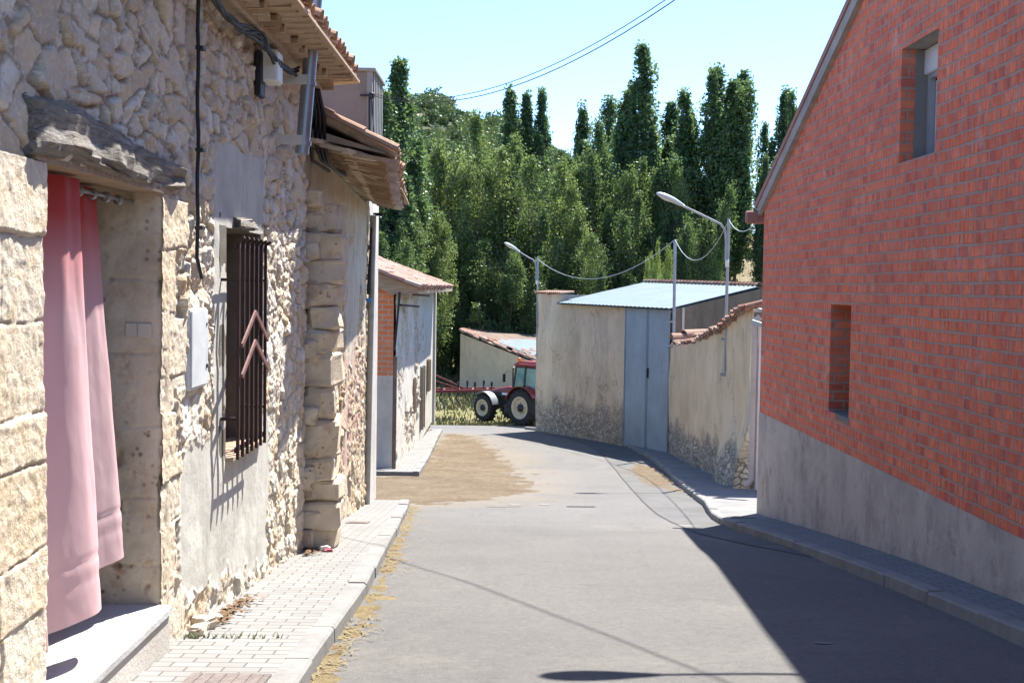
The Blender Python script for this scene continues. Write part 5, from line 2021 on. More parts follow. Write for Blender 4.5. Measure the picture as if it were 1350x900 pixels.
# the lamp whose shadow falls on the road, fixed to the brick gable
lamp('street lamp fixed high on the red brick gable wall', (3.96, 10.45, 5.30), (3.96, 10.45, 4.36), (-1, -.02, 0), 1.20, .12, G, bracket=True)
cp = thing('cable_pole', 'thin grey steel cable pole beside the tall barn doors', 'pole', (4.8, 35.8, -1))
cpt, cpb = at(890, 316, 35.7), at(888, 458, 35.7)
MB().tube([cpb, cpt], .045, 10).build('pole_tube', MAT['pole_grey'], cp)
for z in (.05, .75): MB().bar(cpb + Vector((0, 0, z)), cpb + Vector((-.18, .3, z)), .05, .05).build('bracket', MAT['pole_grey'], cp)
lp1, lp2 = at(961, 290, LY), at(709, 342, LY2)
cable('sagging_wire', 'wire sagging from the nearer lamp to the thin cable pole', [sag(lp1, cpt, .75)], 'pole_grey', 'wire', .010)
cable('sagging_wire', 'long wire sagging from the cable pole to the farther lamp', [sag(cpt, lp2, .95)], 'pole_grey', 'wire', .011)
cable('sagging_wire', 'short wire from the nearer lamp to the brick house eave', [sag(lp1, at(1013, 268, 19.5), .35)], 'pole_grey', 'wire', .009)
# overhead pair from the tall rendered house to the brick gable
wa = wp + Vector((0, 0, .02))
wb = Vector((4.0, 8.9, 6.35))
cable('overhead_wire', 'upper of the two thin dark wires crossing the sky', [sag(wa, wb, 1.12, 30)], 'black', 'wire', .0055, 'pair of overhead wires')
cable('overhead_wire', 'lower of the two thin dark wires crossing the sky', [sag(wa - Vector((0, 0, .03)), wb + Vector((-.0, .03, -.03)), 1.16, 30)], 'black', 'wire', .0065, 'pair of overhead wires')

# ------------------------------------------------------------------ covers and small things on the pavement
cv = thing('drain_cover', 'rusty iron drain cover in the near left pavement', 'drain cover', (-1.52, 6.42, gzf(6.42) + .1))
mb = MB()
mb.box((0, 0, .006), (.44, .40, .012), bev=.003)
for k in range(6): mb.box((-.17 + .068 * k, 0, .014), (.03, .34, .006))
o_ = mb.build('cover_plate', MAT['cover'], cv, world=False)
cv.rotation_euler = (math.atan(-.09), 0, 0)
cv2 = thing('drain_cover', 'small dark drain slot in the left pavement by the cottage end', 'drain cover', (-2.0, 15.9, gzf(15.9) + .1))
cv2.rotation_euler = (math.atan(-.11), 0, 0)
MB().box((0, 0, .006), (.30, .30, .012), bev=.003).box((0, 0, .012), (.2, .2, .008)).build('cover_plate', MAT['cover'], cv2, world=False)
cv3 = thing('drain_cover', 'dark drain grating in the right pavement by the brick house corner', 'drain cover', (3.5, 18.2, gzf(18.2) + .1))
cv3.rotation_euler = (math.atan(-.11), 0, 0)
MB().box((0, 0, .008), (.40, .30, .014), bev=.003).build('grating', MAT['cover'], cv3, world=False)
# crumbled stones, dry leaves and weeds along the foot of the left wall
for k, (x, y, s_) in enumerate(((-2.0, 7.75, .10), (-2.02, 7.95, .12), (-2.0, 8.2, .08))):
    o = thing('fallen_stone', ['fallen stone at the wall foot nearest the doorstep', 'larger fallen stone second from the doorstep at the wall foot', 'small fallen stone among dry leaves at the wall foot'][k], 'stone', (x, y, gzf(y) + .09 + s_ * .3), 0, 'fallen stones at the wall foot')
    MB().rock((0, 0, 0), (s_, s_ * 1.3, s_ * .9), .35, 500 + k, k, 2.2).build('stone_body', MAT['dressed'], o, world=False)


def leaf_bit(mb, p):
    a = random.uniform(0, 6.3)
    r = random.uniform(.015, .035)
    c = Vector(p)
    e = Vector((math.cos(a), math.sin(a), random.uniform(-.2, .5))) * r
    f = Vector((-math.sin(a), math.cos(a), random.uniform(-.2, .5))) * r * .6
    mb.add([c - e, c + f, c + e, c - f], [(0, 1, 2, 3)])


pts = []
for k in range(260):
    y = random.choice((8.15, 8.4, 8.55, 8.9, 11.9, 12.9)) + random.gauss(0, .12)
    pts.append((WX + .12 + abs(random.gauss(0, .06)), y, gzf(y) + .115 + random.random() * .03))
scatter('leaves', pts, MAT['dry_leaf'], leaf_bit)


def sprig(mb, p):
    c = Vector(p)
    for k in range(3):
        a = random.uniform(0, 6.3)
        d = Vector((math.cos(a) * .5, math.sin(a) * .5, random.uniform(.4, 1))) * random.uniform(.02, .05)
        s_ = Vector((-d.y, d.x, 0)).normalized() * .006
        mb.add([c - s_, c + s_, c + d], [(0, 1, 2)])


pts = []
for k in range(45):
    t = random.random() ** 1.6
    pts.append((-2.05 + .62 * t, 7.62 + .05 * t + random.gauss(0, .02), gzf(7.62) + .10))
scatter('weeds', pts, MAT['weed'], sprig)
sc_ = thing('litter_scrap', 'crumpled red and white scrap of litter by the projecting corner stones', 'litter', (-1.87, 12.2, gzf(12.2) + .11))
MB().rock((0, 0, .02), (.10, .08, .05), .5, 71, .4, 2).build('wrapper', MAT['white_plastic'], sc_, world=False)
MB().rock((.05, -.06, .01), (.09, .05, .03), .5, 72, .2, 2).build('red_wrapper', MAT['red_scrap'], sc_, world=False)
# ================================================================== shed behind the tractor
sh = thing('stone_shed', 'small tan plastered shed with patched and broken clay tile roof', 'shed', (-1, 70, -4.5))
A = at(607, 438, 71)
B = at(722, 483, 66.5)
C = at(740, 443, 80)
D = A + (C - B) * .25 + Vector((-.2, 3, .1))
D = at(612, 436, 80)
mb = MB()
zb = -5.0
for a, b in ((A, B), (B, C), (C, D), (D, A)):
    mb.quad((a.x, a.y, zb), (b.x, b.y, zb), (b.x, b.y, b.z - .06), (a.x, a.y, a.z - .06))
mb.build('plaster_wall', MAT['shed_wall'], sh)
ro = MB()
up = Vector((0, 0, .05))
nn = 26
for i in range(nn):
    for j in range(13):
        t, s_ = i / nn, j / 13
        p = (A + up).lerp(B + up, s_).lerp((D + up).lerp(C + up, s_), t)
        q = (A + up).lerp(B + up, min(1.02, s_ + .10)).lerp((D + up).lerp(C + up, min(1.02, s_ + .10)), t)
        if vnoise(np.array(s_ * 3 + 5), np.array(t * 3 + 2), 1.3, 3, 4) > .60 and j > 3: continue
        ro.rnd = random.random()
        jt = Vector((random.uniform(-.05, .05), 0, random.uniform(-.02, .06)))
        ro.tile(q + jt - (q - p).normalized() * .1 + up * .3, p + jt + up * 1.2, (0, 0, 1), .16, .13, .03, 4)
rr = ro.build('roof', MAT['clay_old'], sh)
sx = MB()
sx.quad(A + up * .6, B + up * .6 + (B - A) * .03, C + up * .6, D + up * .6)
sx.build('roof_deck', MAT['mud_wall'], sh)
pt_ = MB()
E = lambda s_, t, h: (A + up * h).lerp(B + up * h, s_).lerp((D + up * h).lerp(C + up * h, s_), t)
pt_.add([E(.42, .04, 4.5), E(.95, .03, 4.5), E(.99, .30, 4.8), E(.97, .62, 4.5), E(.62, .55, 4.6), E(.46, .34, 4.6)], [(0, 1, 2, 3, 4, 5)])
pt_.build('patch_sheet', MAT['roof_sheet'], sh)

# ================================================================== tractor (faces left and away)
TP = at(708, 560, 52.1)
tz = gzf(51.6) - .02
tr = thing('tractor', 'dark red tractor with cream wheel rims parked behind the barn corner', 'tractor', (TP.x, TP.y, tz), 0)
# local frame: +x forward, +y left side; turned so that it heads left and away
YAW = R(134)
tr.rotation_euler = (0, 0, YAW)


def wheel(nm, x, y, rad, w, rimr, side):
    wh = MB()
    ax = (0, side, 0)
    c = (x, y - side * w / 2, rad)
    wh.lathe(c, ax, [(.02, rimr), (.0, rimr + .05), (.015, rad * .86), (.05, rad * .95), (w * .5, rad * .97), (w - .05, rad * .95), (w - .015, rad * .86), (w, rimr + .05), (w - .02, rimr), (.02, rimr)], 36)
    n = 19
    for k in range(n):
        for s_ in (0, 1):
            a = 2 * math.pi * (k + .5 * s_) / n
            a2 = a + .22 * (1 if s_ else 1)
            t0, t1 = (.0, w * .55) if s_ else (w, w * .45)
            pa = Vector((x + math.cos(a) * rad * .965, y - side * w / 2 + side * t0, rad + math.sin(a) * rad * .965))
            pb = Vector((x + math.cos(a2) * rad * .975, y - side * w / 2 + side * t1, rad + math.sin(a2) * rad * .975))
            wh.bar(pa, pb, .055, .06, (math.cos(a), 0, math.sin(a)))
    wo = MB()
    o = wh.build('wheel', MAT['tyre'], tr, world=False)
    rm = MB()
    dish = w * .30
    rm.lathe((x, y + side * (w / 2), rad), ax, [(-.02, rimr + .015), (.005, rimr + .01), (.005, rimr - .03), (-dish * .5, rimr - .07), (-dish, rimr - .10), (-dish, rimr * .55), (-dish + .05, rimr * .50), (-dish + .05, .0)], 30)
    rm.build('rim', MAT['rim'], o, world=False)
    hb = MB()
    hb.lathe((x, y + side * (w / 2 - dish + .05), rad), ax, [(0, rimr * .36), (.05, rimr * .34), (.05, rimr * .22), (.12, rimr * .20), (.13, 0)], 16)
    for k in range(8):
        a = 2 * math.pi * k / 8
        hb.lathe((x + math.cos(a) * rimr * .43, y + side * (w / 2 - dish + .05), rad + math.sin(a) * rimr * .43), ax, [(0, .022), (.03, .022), (.032, 0)], 6)
    hb.build('hub', MAT['chassis'], o, world=False)


RR, FR = .80, .61
wheel('w', 0, .86, RR, .46, .47, 1)
wheel('w', 0, -.86, RR, .46, .47, -1)
wheel('w', 2.45, .80, FR, .38, .36, 1)
wheel('w', 2.45, -.80, FR, .38, .36, -1)
mb = MB()
mb.box((.35, 0, .82), (1.3, .50, .55), bev=.05).box((1.55, 0, .85), (1.5, .42, .42), bev=.04).box((2.55, 0, .80), (.7, .36, .34), bev=.04)
mb.tube([(0, -.8, RR), (0, .8, RR)], .13, 12).tube([(2.45, -.72, FR), (2.45, .72, FR)], .10, 12)
mb.box((1.75, .0, 1.10), (1.3, .50, .22), bev=.03)
mb.box((1.05, .52, .62), (.72, .30, .42), bev=.05).box((1.05, -.52, .62), (.72, .30, .42), bev=.05)
mb.box((.72, .55, .42), (.30, .26, .05)).box((.72, .55, .70), (.3, .26, .04))
mb.build('chassis', MAT['chassis'], tr, world=False)
# hood: lofted, falling to the nose
secs = [(.98, 1.16, 1.62, .36), (1.5, 1.16, 1.60, .36), (2.1, 1.16, 1.50, .35), (2.6, 1.12, 1.38, .33), (2.92, 1.08, 1.27, .30), (2.99, 1.08, 1.20, .26)]
V, F = [], []
for x, z0, z1, w in secs:
    V += [(x, -w, z0), (x, -w, z1 - .14), (x, -w + .05, z1 - .05), (x, -w * .45, z1), (x, w * .45, z1), (x, w - .05, z1 - .05), (x, w, z1 - .14), (x, w, z0)]
for i in range(len(secs) - 1):
    for k in range(8): F.append((i * 8 + k, i * 8 + (k + 1) % 8, (i + 1) * 8 + (k + 1) % 8, (i + 1) * 8 + k))
F += [tuple(range(8)), tuple(range(40, 48))]
mb = MB()
mb.add(V, [f[::-1] for f in F])
hd_ = mb.build('hood', MAT['tractor_red'], tr, bevel=.015, world=False)
mb = MB()
for s_ in (-1, 1):
    mb.box((2.05, s_ * .352, 1.22), (1.3, .02, .20), bev=.005)
mb.box((2.995, 0, 1.12), (.03, .44, .20))
mb.build('grille', MAT['chassis'], hd_, world=False)
for s_ in (-1, 1):
    MB().box((1.62, s_ * .366, 1.245), (.42, .008, .085)).build('decal', MAT['decal'], hd_, world=False)
    MB().box((3.0, s_ * .16, 1.19), (.03, .14, .08), bev=.01).build('headlight', MAT['glass_lamp'], tr, world=False)
# cab
cz0, cz1 = 1.30, 2.50
posts = {'a': [(1.02, .52, 1.12), (.70, .60, 2.52)], 'b': [(.18, .66, 1.30), (.08, .64, 2.52)], 'c': [(-.72, .64, 1.35), (-.66, .60, 2.52)]}
mb = MB()
for k, (p, q) in posts.items():
    for s_ in (1, -1): mb.bar((p[0], p[1] * s_, p[2]), (q[0], q[1] * s_, q[2]), .07, .07, (1, 0, 0))
for s_ in (1, -1):
    mb.bar((1.02, .52 * s_, 1.14), (.25, .62 * s_, 1.14), .05, .06)
    mb.bar((.70, .60 * s_, 2.49), (-.66, .60 * s_, 2.49), .06, .06)
mb.bar((1.02, -.52, 1.20), (1.02, .52, 1.20), .06, .1)
mb.bar((-.72, -.64, 1.40), (-.72, .64, 1.40), .06, .1)
mb.box((.55, 0, 1.0), (1.0, 1.0, .16))
mb.build('cab_frame', MAT['chassis'], tr, world=False)
for s_ in (1, -1):
    MB().add([(.97, .53 * s_, 1.18), (.21, .655 * s_, 1.25), (.11, .64 * s_, 2.47), (.70, .605 * s_, 2.47)], [(0, 1, 2, 3)]).build('window', MAT['cab_glass'], tr, world=False)
    MB().add([(.15, .655 * s_, 1.45), (-.69, .64 * s_, 1.45), (-.65, .605 * s_, 2.47), (.06, .64 * s_, 2.47)], [(0, 1, 2, 3)]).build('window', MAT['cab_glass'], tr, world=False)
MB().add([(1.01, -.5, 1.25), (1.01, .5, 1.25), (.72, .58, 2.47), (.72, -.58, 2.47)], [(0, 1, 2, 3)]).build('windscreen', MAT['cab_glass'], tr, world=False)
MB().box((0, 0, 2.60), (1.66, 1.36, .17), bev=.06).box((.0, 0, 2.71), (1.3, 1.1, .08), bev=.03).build('cab_roof', MAT['tractor_red'], tr, world=False)
MB().box((-.35, 0, 1.35), (.45, .48, .12), bev=.04).box((-.55, 0, 1.68), (.12, .46, .6), bev=.05).build('seat', MAT['black'], tr, world=False)
mb = MB()
mb.tube([(.72, 0, 1.2), (.55, 0, 1.68)], .03, 8)
for k in range(14):
    a, b = 2 * math.pi * k / 14, 2 * math.pi * (k + 1) / 14
    mb.tube([(.53 + .08 * math.cos(a), .2 * math.sin(a), 1.70 + .18 * math.cos(a)), (.53 + .08 * math.cos(b), .2 * math.sin(b), 1.70 + .18 * math.cos(b))], .014, 5, False)
mb.build('steering_wheel', MAT['black'], tr, world=False)


def mudguard(x, y, z, r, w, a0, a1, mat, side):
    n = 14
    V, F = [], []
    for k in range(n + 1):
        a = a0 + (a1 - a0) * k / n
        for yy in (y - w / 2, y + w / 2):
            for q in (r, r + .03): V.append((x + math.cos(a) * q, yy, z + math.sin(a) * q))
        if k: F += [((k - 1) * 4 + i, (k - 1) * 4 + j, k * 4 + j, k * 4 + i) for i, j in ((0, 2), (2, 3), (3, 1), (1, 0))]
    F += [(0, 1, 3, 2), (n * 4, n * 4 + 2, n * 4 + 3, n * 4 + 1)]
    mb = MB()
    mb.add(V, F)
    # flank plate towards the chassis
    yi = y - side * w / 2
    for k in range(n):
        a, b = a0 + (a1 - a0) * k / n, a0 + (a1 - a0) * (k + 1) / n
        ri = r * .72 if r > .8 else r * .9
        mb.add([(x + math.cos(a) * ri, yi, z + math.sin(a) * ri), (x + math.cos(b) * ri, yi, z + math.sin(b) * ri), (x + math.cos(b) * r, yi, z + math.sin(b) * r), (x + math.cos(a) * r, yi, z + math.sin(a) * r)], [(0, 1, 2, 3)])
    mb.build('mudguard', MAT[mat], tr, world=False)


for s_ in (1, -1):
    mudguard(0, s_ * .84, RR, RR + .09, .50, R(20), R(150), 'tractor_red', s_)
    mudguard(2.45, s_ * .80, FR, FR + .08, .38, R(55), R(165), 'fender_grey', s_)
MB().tube([(1.12, .40, 1.5), (1.12, .40, 2.35), (1.05, .42, 2.45)], .035, 10).build('exhaust', MAT['chassis'], tr, world=False)
for s_ in (1, -1):
    m_ = MB().tube([(.78, .60 * s_, 2.25), (1.0, .85 * s_, 2.3), (1.05, .98 * s_, 2.2)], .014, 6).box((1.05, 1.0 * s_, 2.02), (.05, .17, .36), bev=.02).build('mirror', MAT['black'], tr, world=False)
bc = MB()
bc.lathe((.62, .52, 2.69), (0, 0, 1), [(0, .075), (.04, .08), (.16, .075), (.2, .05), (.21, 0)], 14)
bc.build('beacon', MAT['amber'], tr, world=False)

# ------------------------------------------------------------------ red field cultivator left of the tractor
cu = thing('field_cultivator', 'long red tined field cultivator standing on the grass left of the tractor', 'cultivator', (-2.5, 56, -4.5))
CY = 55.5
L_, R_ = at(556, 516, CY), at(652, 514.5, CY)
mb = MB()
mb.bar(L_, R_, .13, .13).bar(L_ + Vector((0, .9, .02)), R_ + Vector((0, .9, .02)), .12, .12)
for k in range(5):
    p = L_.lerp(R_, .1 + .2 * k)
    mb.bar(p, p + Vector((0, .9, .02)), .09, .09)
mb.build('frame', MAT['machine_red'], cu)
mb = MB()
pm = at(571, 493, CY + .5)
mb.bar(pm, at(612, 512, CY + .5), .08, .08).bar(at(570, 512, CY + .5), at(574, 480, CY + .5), .09, .09).bar(pm, at(560, 512, CY + .5), .08, .08)
mb.bar(at(568, 500, CY + .7), at(607, 513, CY + .7), .06, .06)
mb.build('headstock', MAT['machine_red'], cu)
for k in range(9):
    p = L_.lerp(R_, .04 + .115 * k) + Vector((0, .9 * (k % 2), 0))
    tn = MB()
    tn.tube([p + Vector((0, 0, .36)), p + Vector((0, 0, -.05)), p + Vector((-.10, .1, -.35)), p + Vector((.10, .12, -.60)), p + Vector((.16, -.05, -.78))], .035, 6)
    tn.box(p + Vector((0, 0, .30)), (.10, .10, .22))
    tn.build('tine', MAT['chassis'], cu)
mb = MB()
for t in (.08, .92):
    p = L_.lerp(R_, t) + Vector((0, .45, 0))
    mb.bar(p, Vector((p.x, p.y, gzf(p.y) - .03)), .08, .08)
mb.build('stand', MAT['machine_red'], cu)

# ================================================================== trees
CROWN = {}


def crown_mesh(key, H, plumes, n, leaf, sig, seed, cl=90):
    """plumes: (x, y, z0, z1, radius, lean x, lean y) as fractions of the height; leaves sit in clumps on every plume"""
    rg = np.random.default_rng(seed)
    areas = np.array([(p[3] - p[2]) * p[4] for p in plumes])
    cnt = (n * areas / areas.sum()).astype(int)
    P, Rn = [], []
    for p, c in zip(plumes, cnt):
        x0, y0, z0, z1, rad, lx, ly = p
        nc = max(8, c // cl)
        t = rg.random(nc) ** .9
        ang = rg.random(nc) * 2 * np.pi
        prof = np.sin(np.pi * np.clip(t, 0, 1) ** .72 * .96 + .03) ** .62 * (1 - .15 * t - .4 * t ** 4)
        rr = rad * prof * rg.random(nc) ** .6 * (.70 + .65 * rg.random(nc))
        cx = x0 + lx * t + rr * np.cos(ang)
        cy = y0 + ly * t + rr * np.sin(ang)
        cz = z0 + (z1 - z0) * t
        k = rg.integers(0, nc, c)
        size = (.45 + 1.0 * rg.random(nc))
        g = np.clip(rg.normal(size=(c, 3)), -1.6, 1.6) * np.array([sig, sig, sig * 1.7]) / H * ((.55 + .55 * prof[k]) * size[k])[:, None]
        P.append(np.stack([cx, cy, cz], -1)[k] + g)
        tone = rg.random(nc) ** 1.2
        Rn.append(np.clip(tone[k] * .7 + rg.random(c) * .3, 0, 1))
    P = np.concatenate(P) * H
    Rn = np.concatenate(Rn)
    P[:, 2] = np.maximum(P[:, 2], .15)
    m = len(P)
    a = rg.normal(size=(m, 3))
    a /= np.linalg.norm(a, axis=1)[:, None]
    b = rg.normal(size=(m, 3))
    b -= a * (a * b).sum(1)[:, None]
    b /= np.linalg.norm(b, axis=1)[:, None]
    sz = leaf * (.6 + .8 * rg.random(m))[:, None]
    V = np.stack([P - a * sz, P + b * sz * .62, P + a * sz, P - b * sz * .62], 1).reshape(-1, 3)
    F = np.arange(4 * m).reshape(m, 4)
    return npmesh('crown', V, F, False, {'rnd': np.repeat(Rn, 4)})


def trunk_mesh(H, plumes, seed, r0):
    rg = random.Random(seed)
    mb = MB()
    for i, p in enumerate(plumes):
        x0, y0, z0, z1, rad, lx, ly = p
        a = Vector((x0 * .25 * H if i else 0, y0 * .25 * H if i else 0, -.5))
        top = Vector(((x0 + lx * .85) * H, (y0 + ly * .85) * H, (z0 + (z1 - z0) * .82) * H))
        mid = a.lerp(top, .45) + Vector((rg.uniform(-.2, .2), rg.uniform(-.2, .2), 0))
        k = 1.0 if i == 0 else .45
        mb.tube([a, a.lerp(mid, .4), mid, mid.lerp(top, .5), top], [r0 * k, r0 * k * .85, r0 * k * .6, r0 * k * .35, .03], 6)
        for j in range(9):
            t = rg.uniform(.2, .95 if rad > .1 else .6)
            c = mid.lerp(top, t)
            an = rg.uniform(0, 6.3)
            l = rad * H * rg.uniform(.5, 1.2 if rad > .1 else .8)
            e = c + Vector((math.cos(an) * l, math.sin(an) * l, l * 1.6))
            mb.tube([c, c.lerp(e, .5) + Vector((0, 0, -.1 * l)), e], [r0 * .16, r0 * .1, .015], 5)
    return mb


def poplar_plumes(seed, w, nb=5, low=.04):
    rg = random.Random(seed)
    pl = [(0, 0, low, 1.0, w * .62, 0, 0)]
    for k in range(nb):
        a = rg.uniform(0, 6.28)
        r = w * rg.uniform(.35, .75)
        z0 = rg.uniform(low, .3)
        pl.append((math.cos(a) * r * .6, math.sin(a) * r * .6, z0, z0 + rg.uniform(.38, .66), w * rg.uniform(.3, .5), math.cos(a) * r * .5, math.sin(a) * r * .5))
    return pl


def bushy_plumes(seed, w, nb=10):
    rg = random.Random(seed)
    pl = [(0, 0, .10, 1.0, w * .45, rg.uniform(-.03, .03), 0)]
    pl = [(rg.uniform(-.03, .03), 0, .50, 1.0, w * .42, rg.uniform(-.05, .05), rg.uniform(-.05, .05))]
    for k in range(nb):
        a = 2.4 * k + rg.uniform(-.6, .6)
        z0 = rg.uniform(.03, .60)
        ln = rg.uniform(.22, .42)
        env = math.sin(math.pi * min(1, (z0 + ln / 2) * .95 + .08)) ** .6
        r = w * env * rg.uniform(.30, 1.05)
        pl.append((math.cos(a) * r * .8, math.sin(a) * r * .8, z0, min(.97, z0 + ln), w * rg.uniform(.22, .46), math.cos(a) * r * .35, math.sin(a) * r * .35))
    return pl


PROTO = {}


def proto(kind, var):
    key = (kind, var)
    if key in PROTO: return PROTO[key]
    H = 20.0
    if kind == 'poplar':
        pl = poplar_plumes(40 + var * 7, .135 + .014 * (var % 3), 5 + var % 3)
        c = crown_mesh(key, H, pl, 46000, .115, .32, 60 + var)
        tr_ = (pl, .30)
    elif kind == 'high':      # crown starting well above the ground
        pl = poplar_plumes(40 + var * 7, .125, 6, .40)
        c = crown_mesh(key, H, pl, 40000, .115, .32, 60 + var)
        tr_ = (pl, .30)
    elif kind == 'slim':
        pl = poplar_plumes(90 + var * 5, .092, 2)
        c = crown_mesh(key, H, pl, 26000, .115, .28, 80 + var)
        tr_ = (pl, .22)
    else:
        pl = bushy_plumes(140 + var * 11, .27 + .04 * (var % 2), 19)
        c = crown_mesh(key, H, pl, 60000, .115, .44, 100 + var, 110)
        tr_ = (pl, .26)
    tm = trunk_mesh(H, tr_[0], 200 + var, tr_[1])
    me = bpy.data.meshes.new('trunk')
    me.from_pydata([tuple(p) for p in tm.v], [], tm.f)
    me.materials.append(MAT['bark'])
    PROTO[key] = (c, me, H)
    return PROTO[key]


def tree(name, label, kind, var, px, ytop, Y, wscale, leafmat, group, rz=None):
    c, tm, H = proto(kind, var)
    top = at(px, ytop, Y)
    zb = gzf(Y) - .1
    h = (top.z - zb) * .975
    o = thing(name, label, 'tree', (top.x, Y, zb), random.uniform(0, 6.28) if rz is None else rz, group)
    o.scale = (h / H * wscale, h / H * wscale, h / H)
    key = (kind, var, leafmat)
    if key not in CROWN:
        CROWN[key] = c.copy()
        CROWN[key].materials.clear()
        CROWN[key].materials.append(MAT[leafmat])
    cr = bpy.data.objects.new('crown', CROWN[key])
    COL.objects.link(cr)
    cr.parent = o
    tk = bpy.data.objects.new('trunk', tm)
    COL.objects.link(tk)
    tk.parent = o
    return o


GP, GB = 'tall poplars beyond the barn', 'leafy trees in front of the poplars'
for spec in (
    ('poplar', 0, 527, 78, 76, 1.1, 'tallest left poplar standing right behind the cottage roof'),
    ('poplar', 1, 506, 118, 74, 1.0, 'dark poplar half hidden by the tall rendered house'),
    ('poplar', 2, 552, 165, 78, .9, 'shorter poplar leaning against the tallest left poplar'),
    ('slim', 0, 673, 110, 118, 1.15, 'slim poplar tip leftmost of the group of three on the skyline'),
    ('slim', 1, 694, 119, 120, 1.0, 'slim poplar tip in the middle of the group of three'),
    ('poplar', 3, 715, 116, 121, .75, 'poplar tip rightmost and widest of the group of three'),
    ('poplar', 4, 768, 135, 108, .85, 'narrow poplar at the right edge of the open sky gap beside the group of three'),
    ('poplar', 5, 803, 127, 108, .95, 'poplar tip between the sky gap poplar and the tallest poplar'),
    ('poplar', 6, 849, 50, 95, 1.0, 'tallest poplar of the whole row'),
    ('slim', 2, 829, 118, 96, 1.1, 'slim poplar pressed against the left side of the tallest poplar'),
    ('slim', 3, 885, 125, 98, 1.3, 'slim poplar just right of the tallest poplar'),
    ('slim', 0, 912, 141, 104, 1.1, 'short slim poplar between the tallest and the broad poplar'),
    ('high', 0, 944, 88, 92, 1.05, 'broad dark poplar behind the nearer street lamp'),
    ('high', 2, 968, 96, 93, .85, 'right twin of the broad dark poplar'),
    ('high', 1, 1036, 116, 100, .75, 'lone poplar rising behind the brick house eave'),
    ('high', 1, 1010, 205, 92, .55, 'thin sparse poplar beside the brick house corner'),
):
    tree('poplar_tree', spec[6] if 'poplar' in spec[6] else spec[6], spec[0], spec[1], spec[2], spec[3], spec[4], spec[5], 'leaf_dark', GP)
for spec in (
    (0, 640, 152, 86, .85, 'leaf_olive', 'large olive green tree before the skyline poplars'),
    (1, 592, 190, 85, .85, 'leaf_olive', 'olive green tree between the left poplars and the large olive tree'),
    (2, 556, 262, 76, .8, 'leaf_olive', 'low light green tree above the pink tiled roof'),
    (3, 690, 195, 84, .8, 'leaf_mid', 'mid green tree right of the large olive tree'),
    (1, 736, 208, 86, .85, 'leaf_olive', 'yellowish tree below the gap in the skyline'),
    (0, 788, 162, 90, .75, 'leaf_mid', 'loose tree with bare twigs left of the tallest poplar'),
    (2, 668, 318, 79, 1.2, 'leaf_mid', 'bushy dark tree directly behind the patched shed'),
    (3, 770, 300, 82, .95, 'leaf_mid', 'low rounded tree behind the barn parapet'),
    (0, 833, 255, 86, .85, 'leaf_mid', 'tree at the foot of the tallest poplar'),
    (1, 902, 205, 87, .7, 'leaf_mid', 'tree filling the gap behind the nearer lamp head'),
    (3, 926, 285, 84, .7, 'leaf_mid', 'tree behind the metal roof at its right end'),
    (2, 868, 318, 74, .45, 'leaf_pale', 'small bright green sapling above the barn roof'),
    (0, 522, 292, 72, .9, 'leaf_mid', 'dark low tree just over the brick fronted house roof'),
    (2, 610, 330, 84, 1.3, 'leaf_mid', 'dark bushy tree between the pink roof and the shed'),
    (3, 575, 360, 88, 1.5, 'leaf_dark', 'shady bush low beside the grey stone flank'),
):
    tree('leafy_tree', spec[6], 'bushy', spec[0], spec[1], spec[2], spec[3], spec[4], spec[5], GB)

# ================================================================== hills
cp_x = [-1200, -200, 300, 480, 560, 600, 650, 700, 750, 800, 850, 900, 950, 1000, 1060, 1200, 1500, 2600]
cp_y = [200, 160, 142, 138, 142, 168, 178, 192, 218, 240, 268, 292, 305, 312, 318, 322, 318, 318]
NB_, NR = 190, 70
pxs = np.linspace(-1200, 2600, NB_)
dist = np.concatenate([np.linspace(112, 330, 46), np.linspace(338, 700, NR - 46)])
PX, DD = np.meshgrid(pxs, dist)
crest_y = np.interp(PX, cp_x, cp_y)
hor = 378 + .015 * (PX - 675)
ZC = 1.6 + (hor - crest_y) / 1600 * 330
base = -4.6
t = sstep(112, 330, DD)
t2 = (DD - 112) / (330 - 112)
Zh = base + (ZC - base) * np.clip(.55 * t + .45 * np.clip(t2, 0, 1), 0, 1) - np.clip(DD - 330, 0, None) * .12
Zh = Zh + (vnoise(PX / 40 + 60, DD / 14, .8, 4, 3) - .5) * 5 * sstep(115, 170, DD)
Xh = (PX - 675) / 1600 * DD
wood = sstep(900, 740, PX) * .9 + .05
i = np.arange(PX.size).reshape(PX.shape)
F = np.stack([i[:-1, :-1], i[:-1, 1:], i[1:, 1:], i[1:, :-1]], -1).reshape(-1, 4)
hill = link('hill', npmesh('hill', np.stack([Xh, DD, Zh], -1).reshape(-1, 3), F, True, {'wood': wood.ravel()}), MAT['hill'])
tag(hill, kind='structure')


def hill_z(px, d):
    a = np.clip(np.searchsorted(pxs, px) - 1, 0, NB_ - 2)
    b = np.clip(np.searchsorted(dist, d) - 1, 0, NR - 2)
    return Zh[b, a]


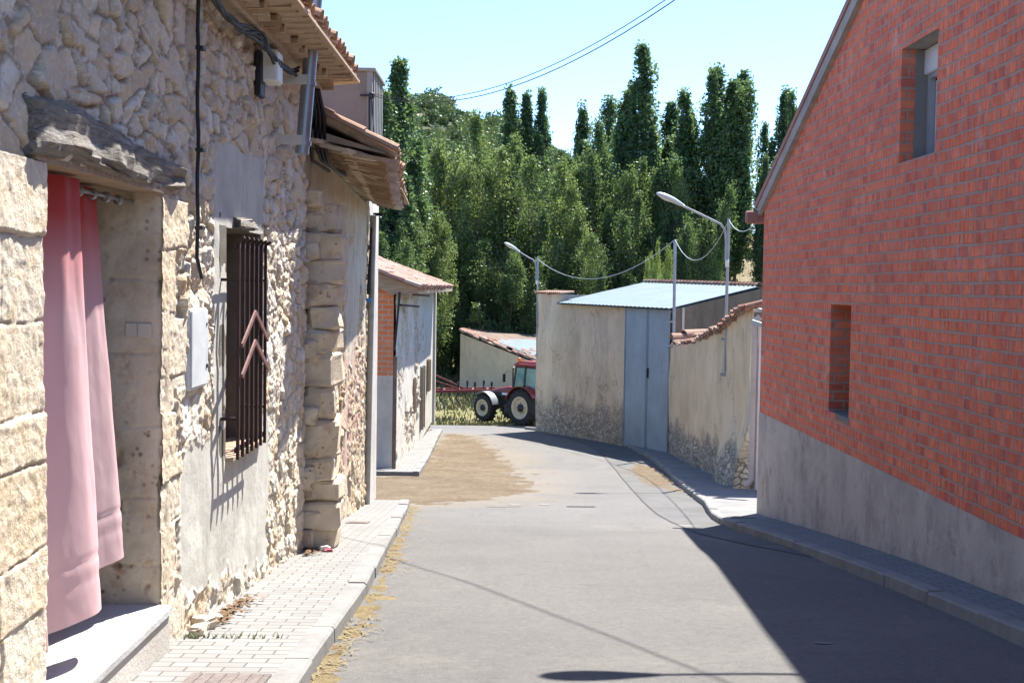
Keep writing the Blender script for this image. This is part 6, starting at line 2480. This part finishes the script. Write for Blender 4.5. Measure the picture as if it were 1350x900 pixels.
# scattered holm oaks and pines of the hillside: one mass of foliage
rg = np.random.default_rng(5)
Pc, Rc, Sz = [], [], []
for k in range(1500):
    px = rg.uniform(420, 1120)
    d = rg.uniform(125, 345)
    if rg.random() > (1.0 if px < 740 else .07 if px < 900 else .05): continue
    s_ = rg.uniform(1.0, 3.4) * (1.2 if px < 700 else .8)
    c = np.array([(px - 675) / 1600 * d, d, hill_z(px, d) + s_ * .5])
    n = int(90 + s_ * 60)
    u = rg.normal(size=(n, 3))
    u /= np.linalg.norm(u, axis=1)[:, None]
    lob = 1 + .35 * np.sin(u[:, 0] * 5 + k) * np.cos(u[:, 2] * 4 + k * 2)
    P = c + u * (s_ * .75 * lob * rg.random(n) ** .33)[:, None] * np.array([1, 1, .85])
    Pc.append(P)
    Rc.append(np.clip(rg.random() * .6 + rg.random(n) * .4, 0, 1))
P = np.concatenate(Pc)
m = len(P)
a = rg.normal(size=(m, 3))
a /= np.linalg.norm(a, axis=1)[:, None]
b = rg.normal(size=(m, 3))
b -= a * (a * b).sum(1)[:, None]
b /= np.linalg.norm(b, axis=1)[:, None]
sz = (.30 * (.7 + .8 * rg.random(m)))[:, None]
V = np.stack([P - a * sz, P + b * sz * .8, P + a * sz, P - b * sz * .8], 1).reshape(-1, 3)
o = link('hill_woodland', npmesh('woodland', V, np.arange(4 * m).reshape(m, 4), False, {'rnd': np.repeat(np.concatenate(Rc), 4)}), MAT['leaf_pine'])
tag(o, 'dark scrub and pines scattered over the far hillside', 'woodland', None, 'stuff')

# grass tufts of the field and the verge beyond the road
m = 16000
gy_ = 51.4 + 40 * rg.random(m) ** 1.6
gx_ = rg.uniform(-9, 6, m) * (gy_ / 60)
keep = rg.random(m) < .35 + .65 * (vnoise(gx_ + 40, gy_, .5, 3, 6) > .5)
keep |= (gy_ > 60) & (gy_ < 72)
gx_, gy_ = gx_[keep], gy_[keep]
m = len(gx_)
h = rg.uniform(.06, .20, m) * np.where(gy_ > 60, 2.2, 1.0)
an = rg.uniform(0, 6.3, m)
w = .018 + .03 * rg.random(m)
P = np.stack([gx_, gy_, gz(gy_) - .10], -1)
dx = np.stack([np.cos(an) * w, np.sin(an) * w, 0 * w], -1)
tp = np.stack([rg.normal(size=m) * h * .4, rg.normal(size=m) * h * .4, h + .04], -1)
V = np.stack([P - dx, P + dx, P + tp + dx * .3, P + tp - dx * .3], 1).reshape(-1, 3)
s = S('grass_blades')
s.bsdf(s.ramp(s.attr('rnd'), [(0, (.08, .11, .035)), (.5, (.17, .165, .07)), (1, (.28, .24, .14))]), .9, spec=.1)
o = link('grass', npmesh('grass', V, np.arange(4 * m).reshape(m, 4), False, {'rnd': np.repeat(rg.random(m), 4)}), s.m)
tag(o, 'dry grass tufts on the field beyond the road', 'grass', None, 'stuff')
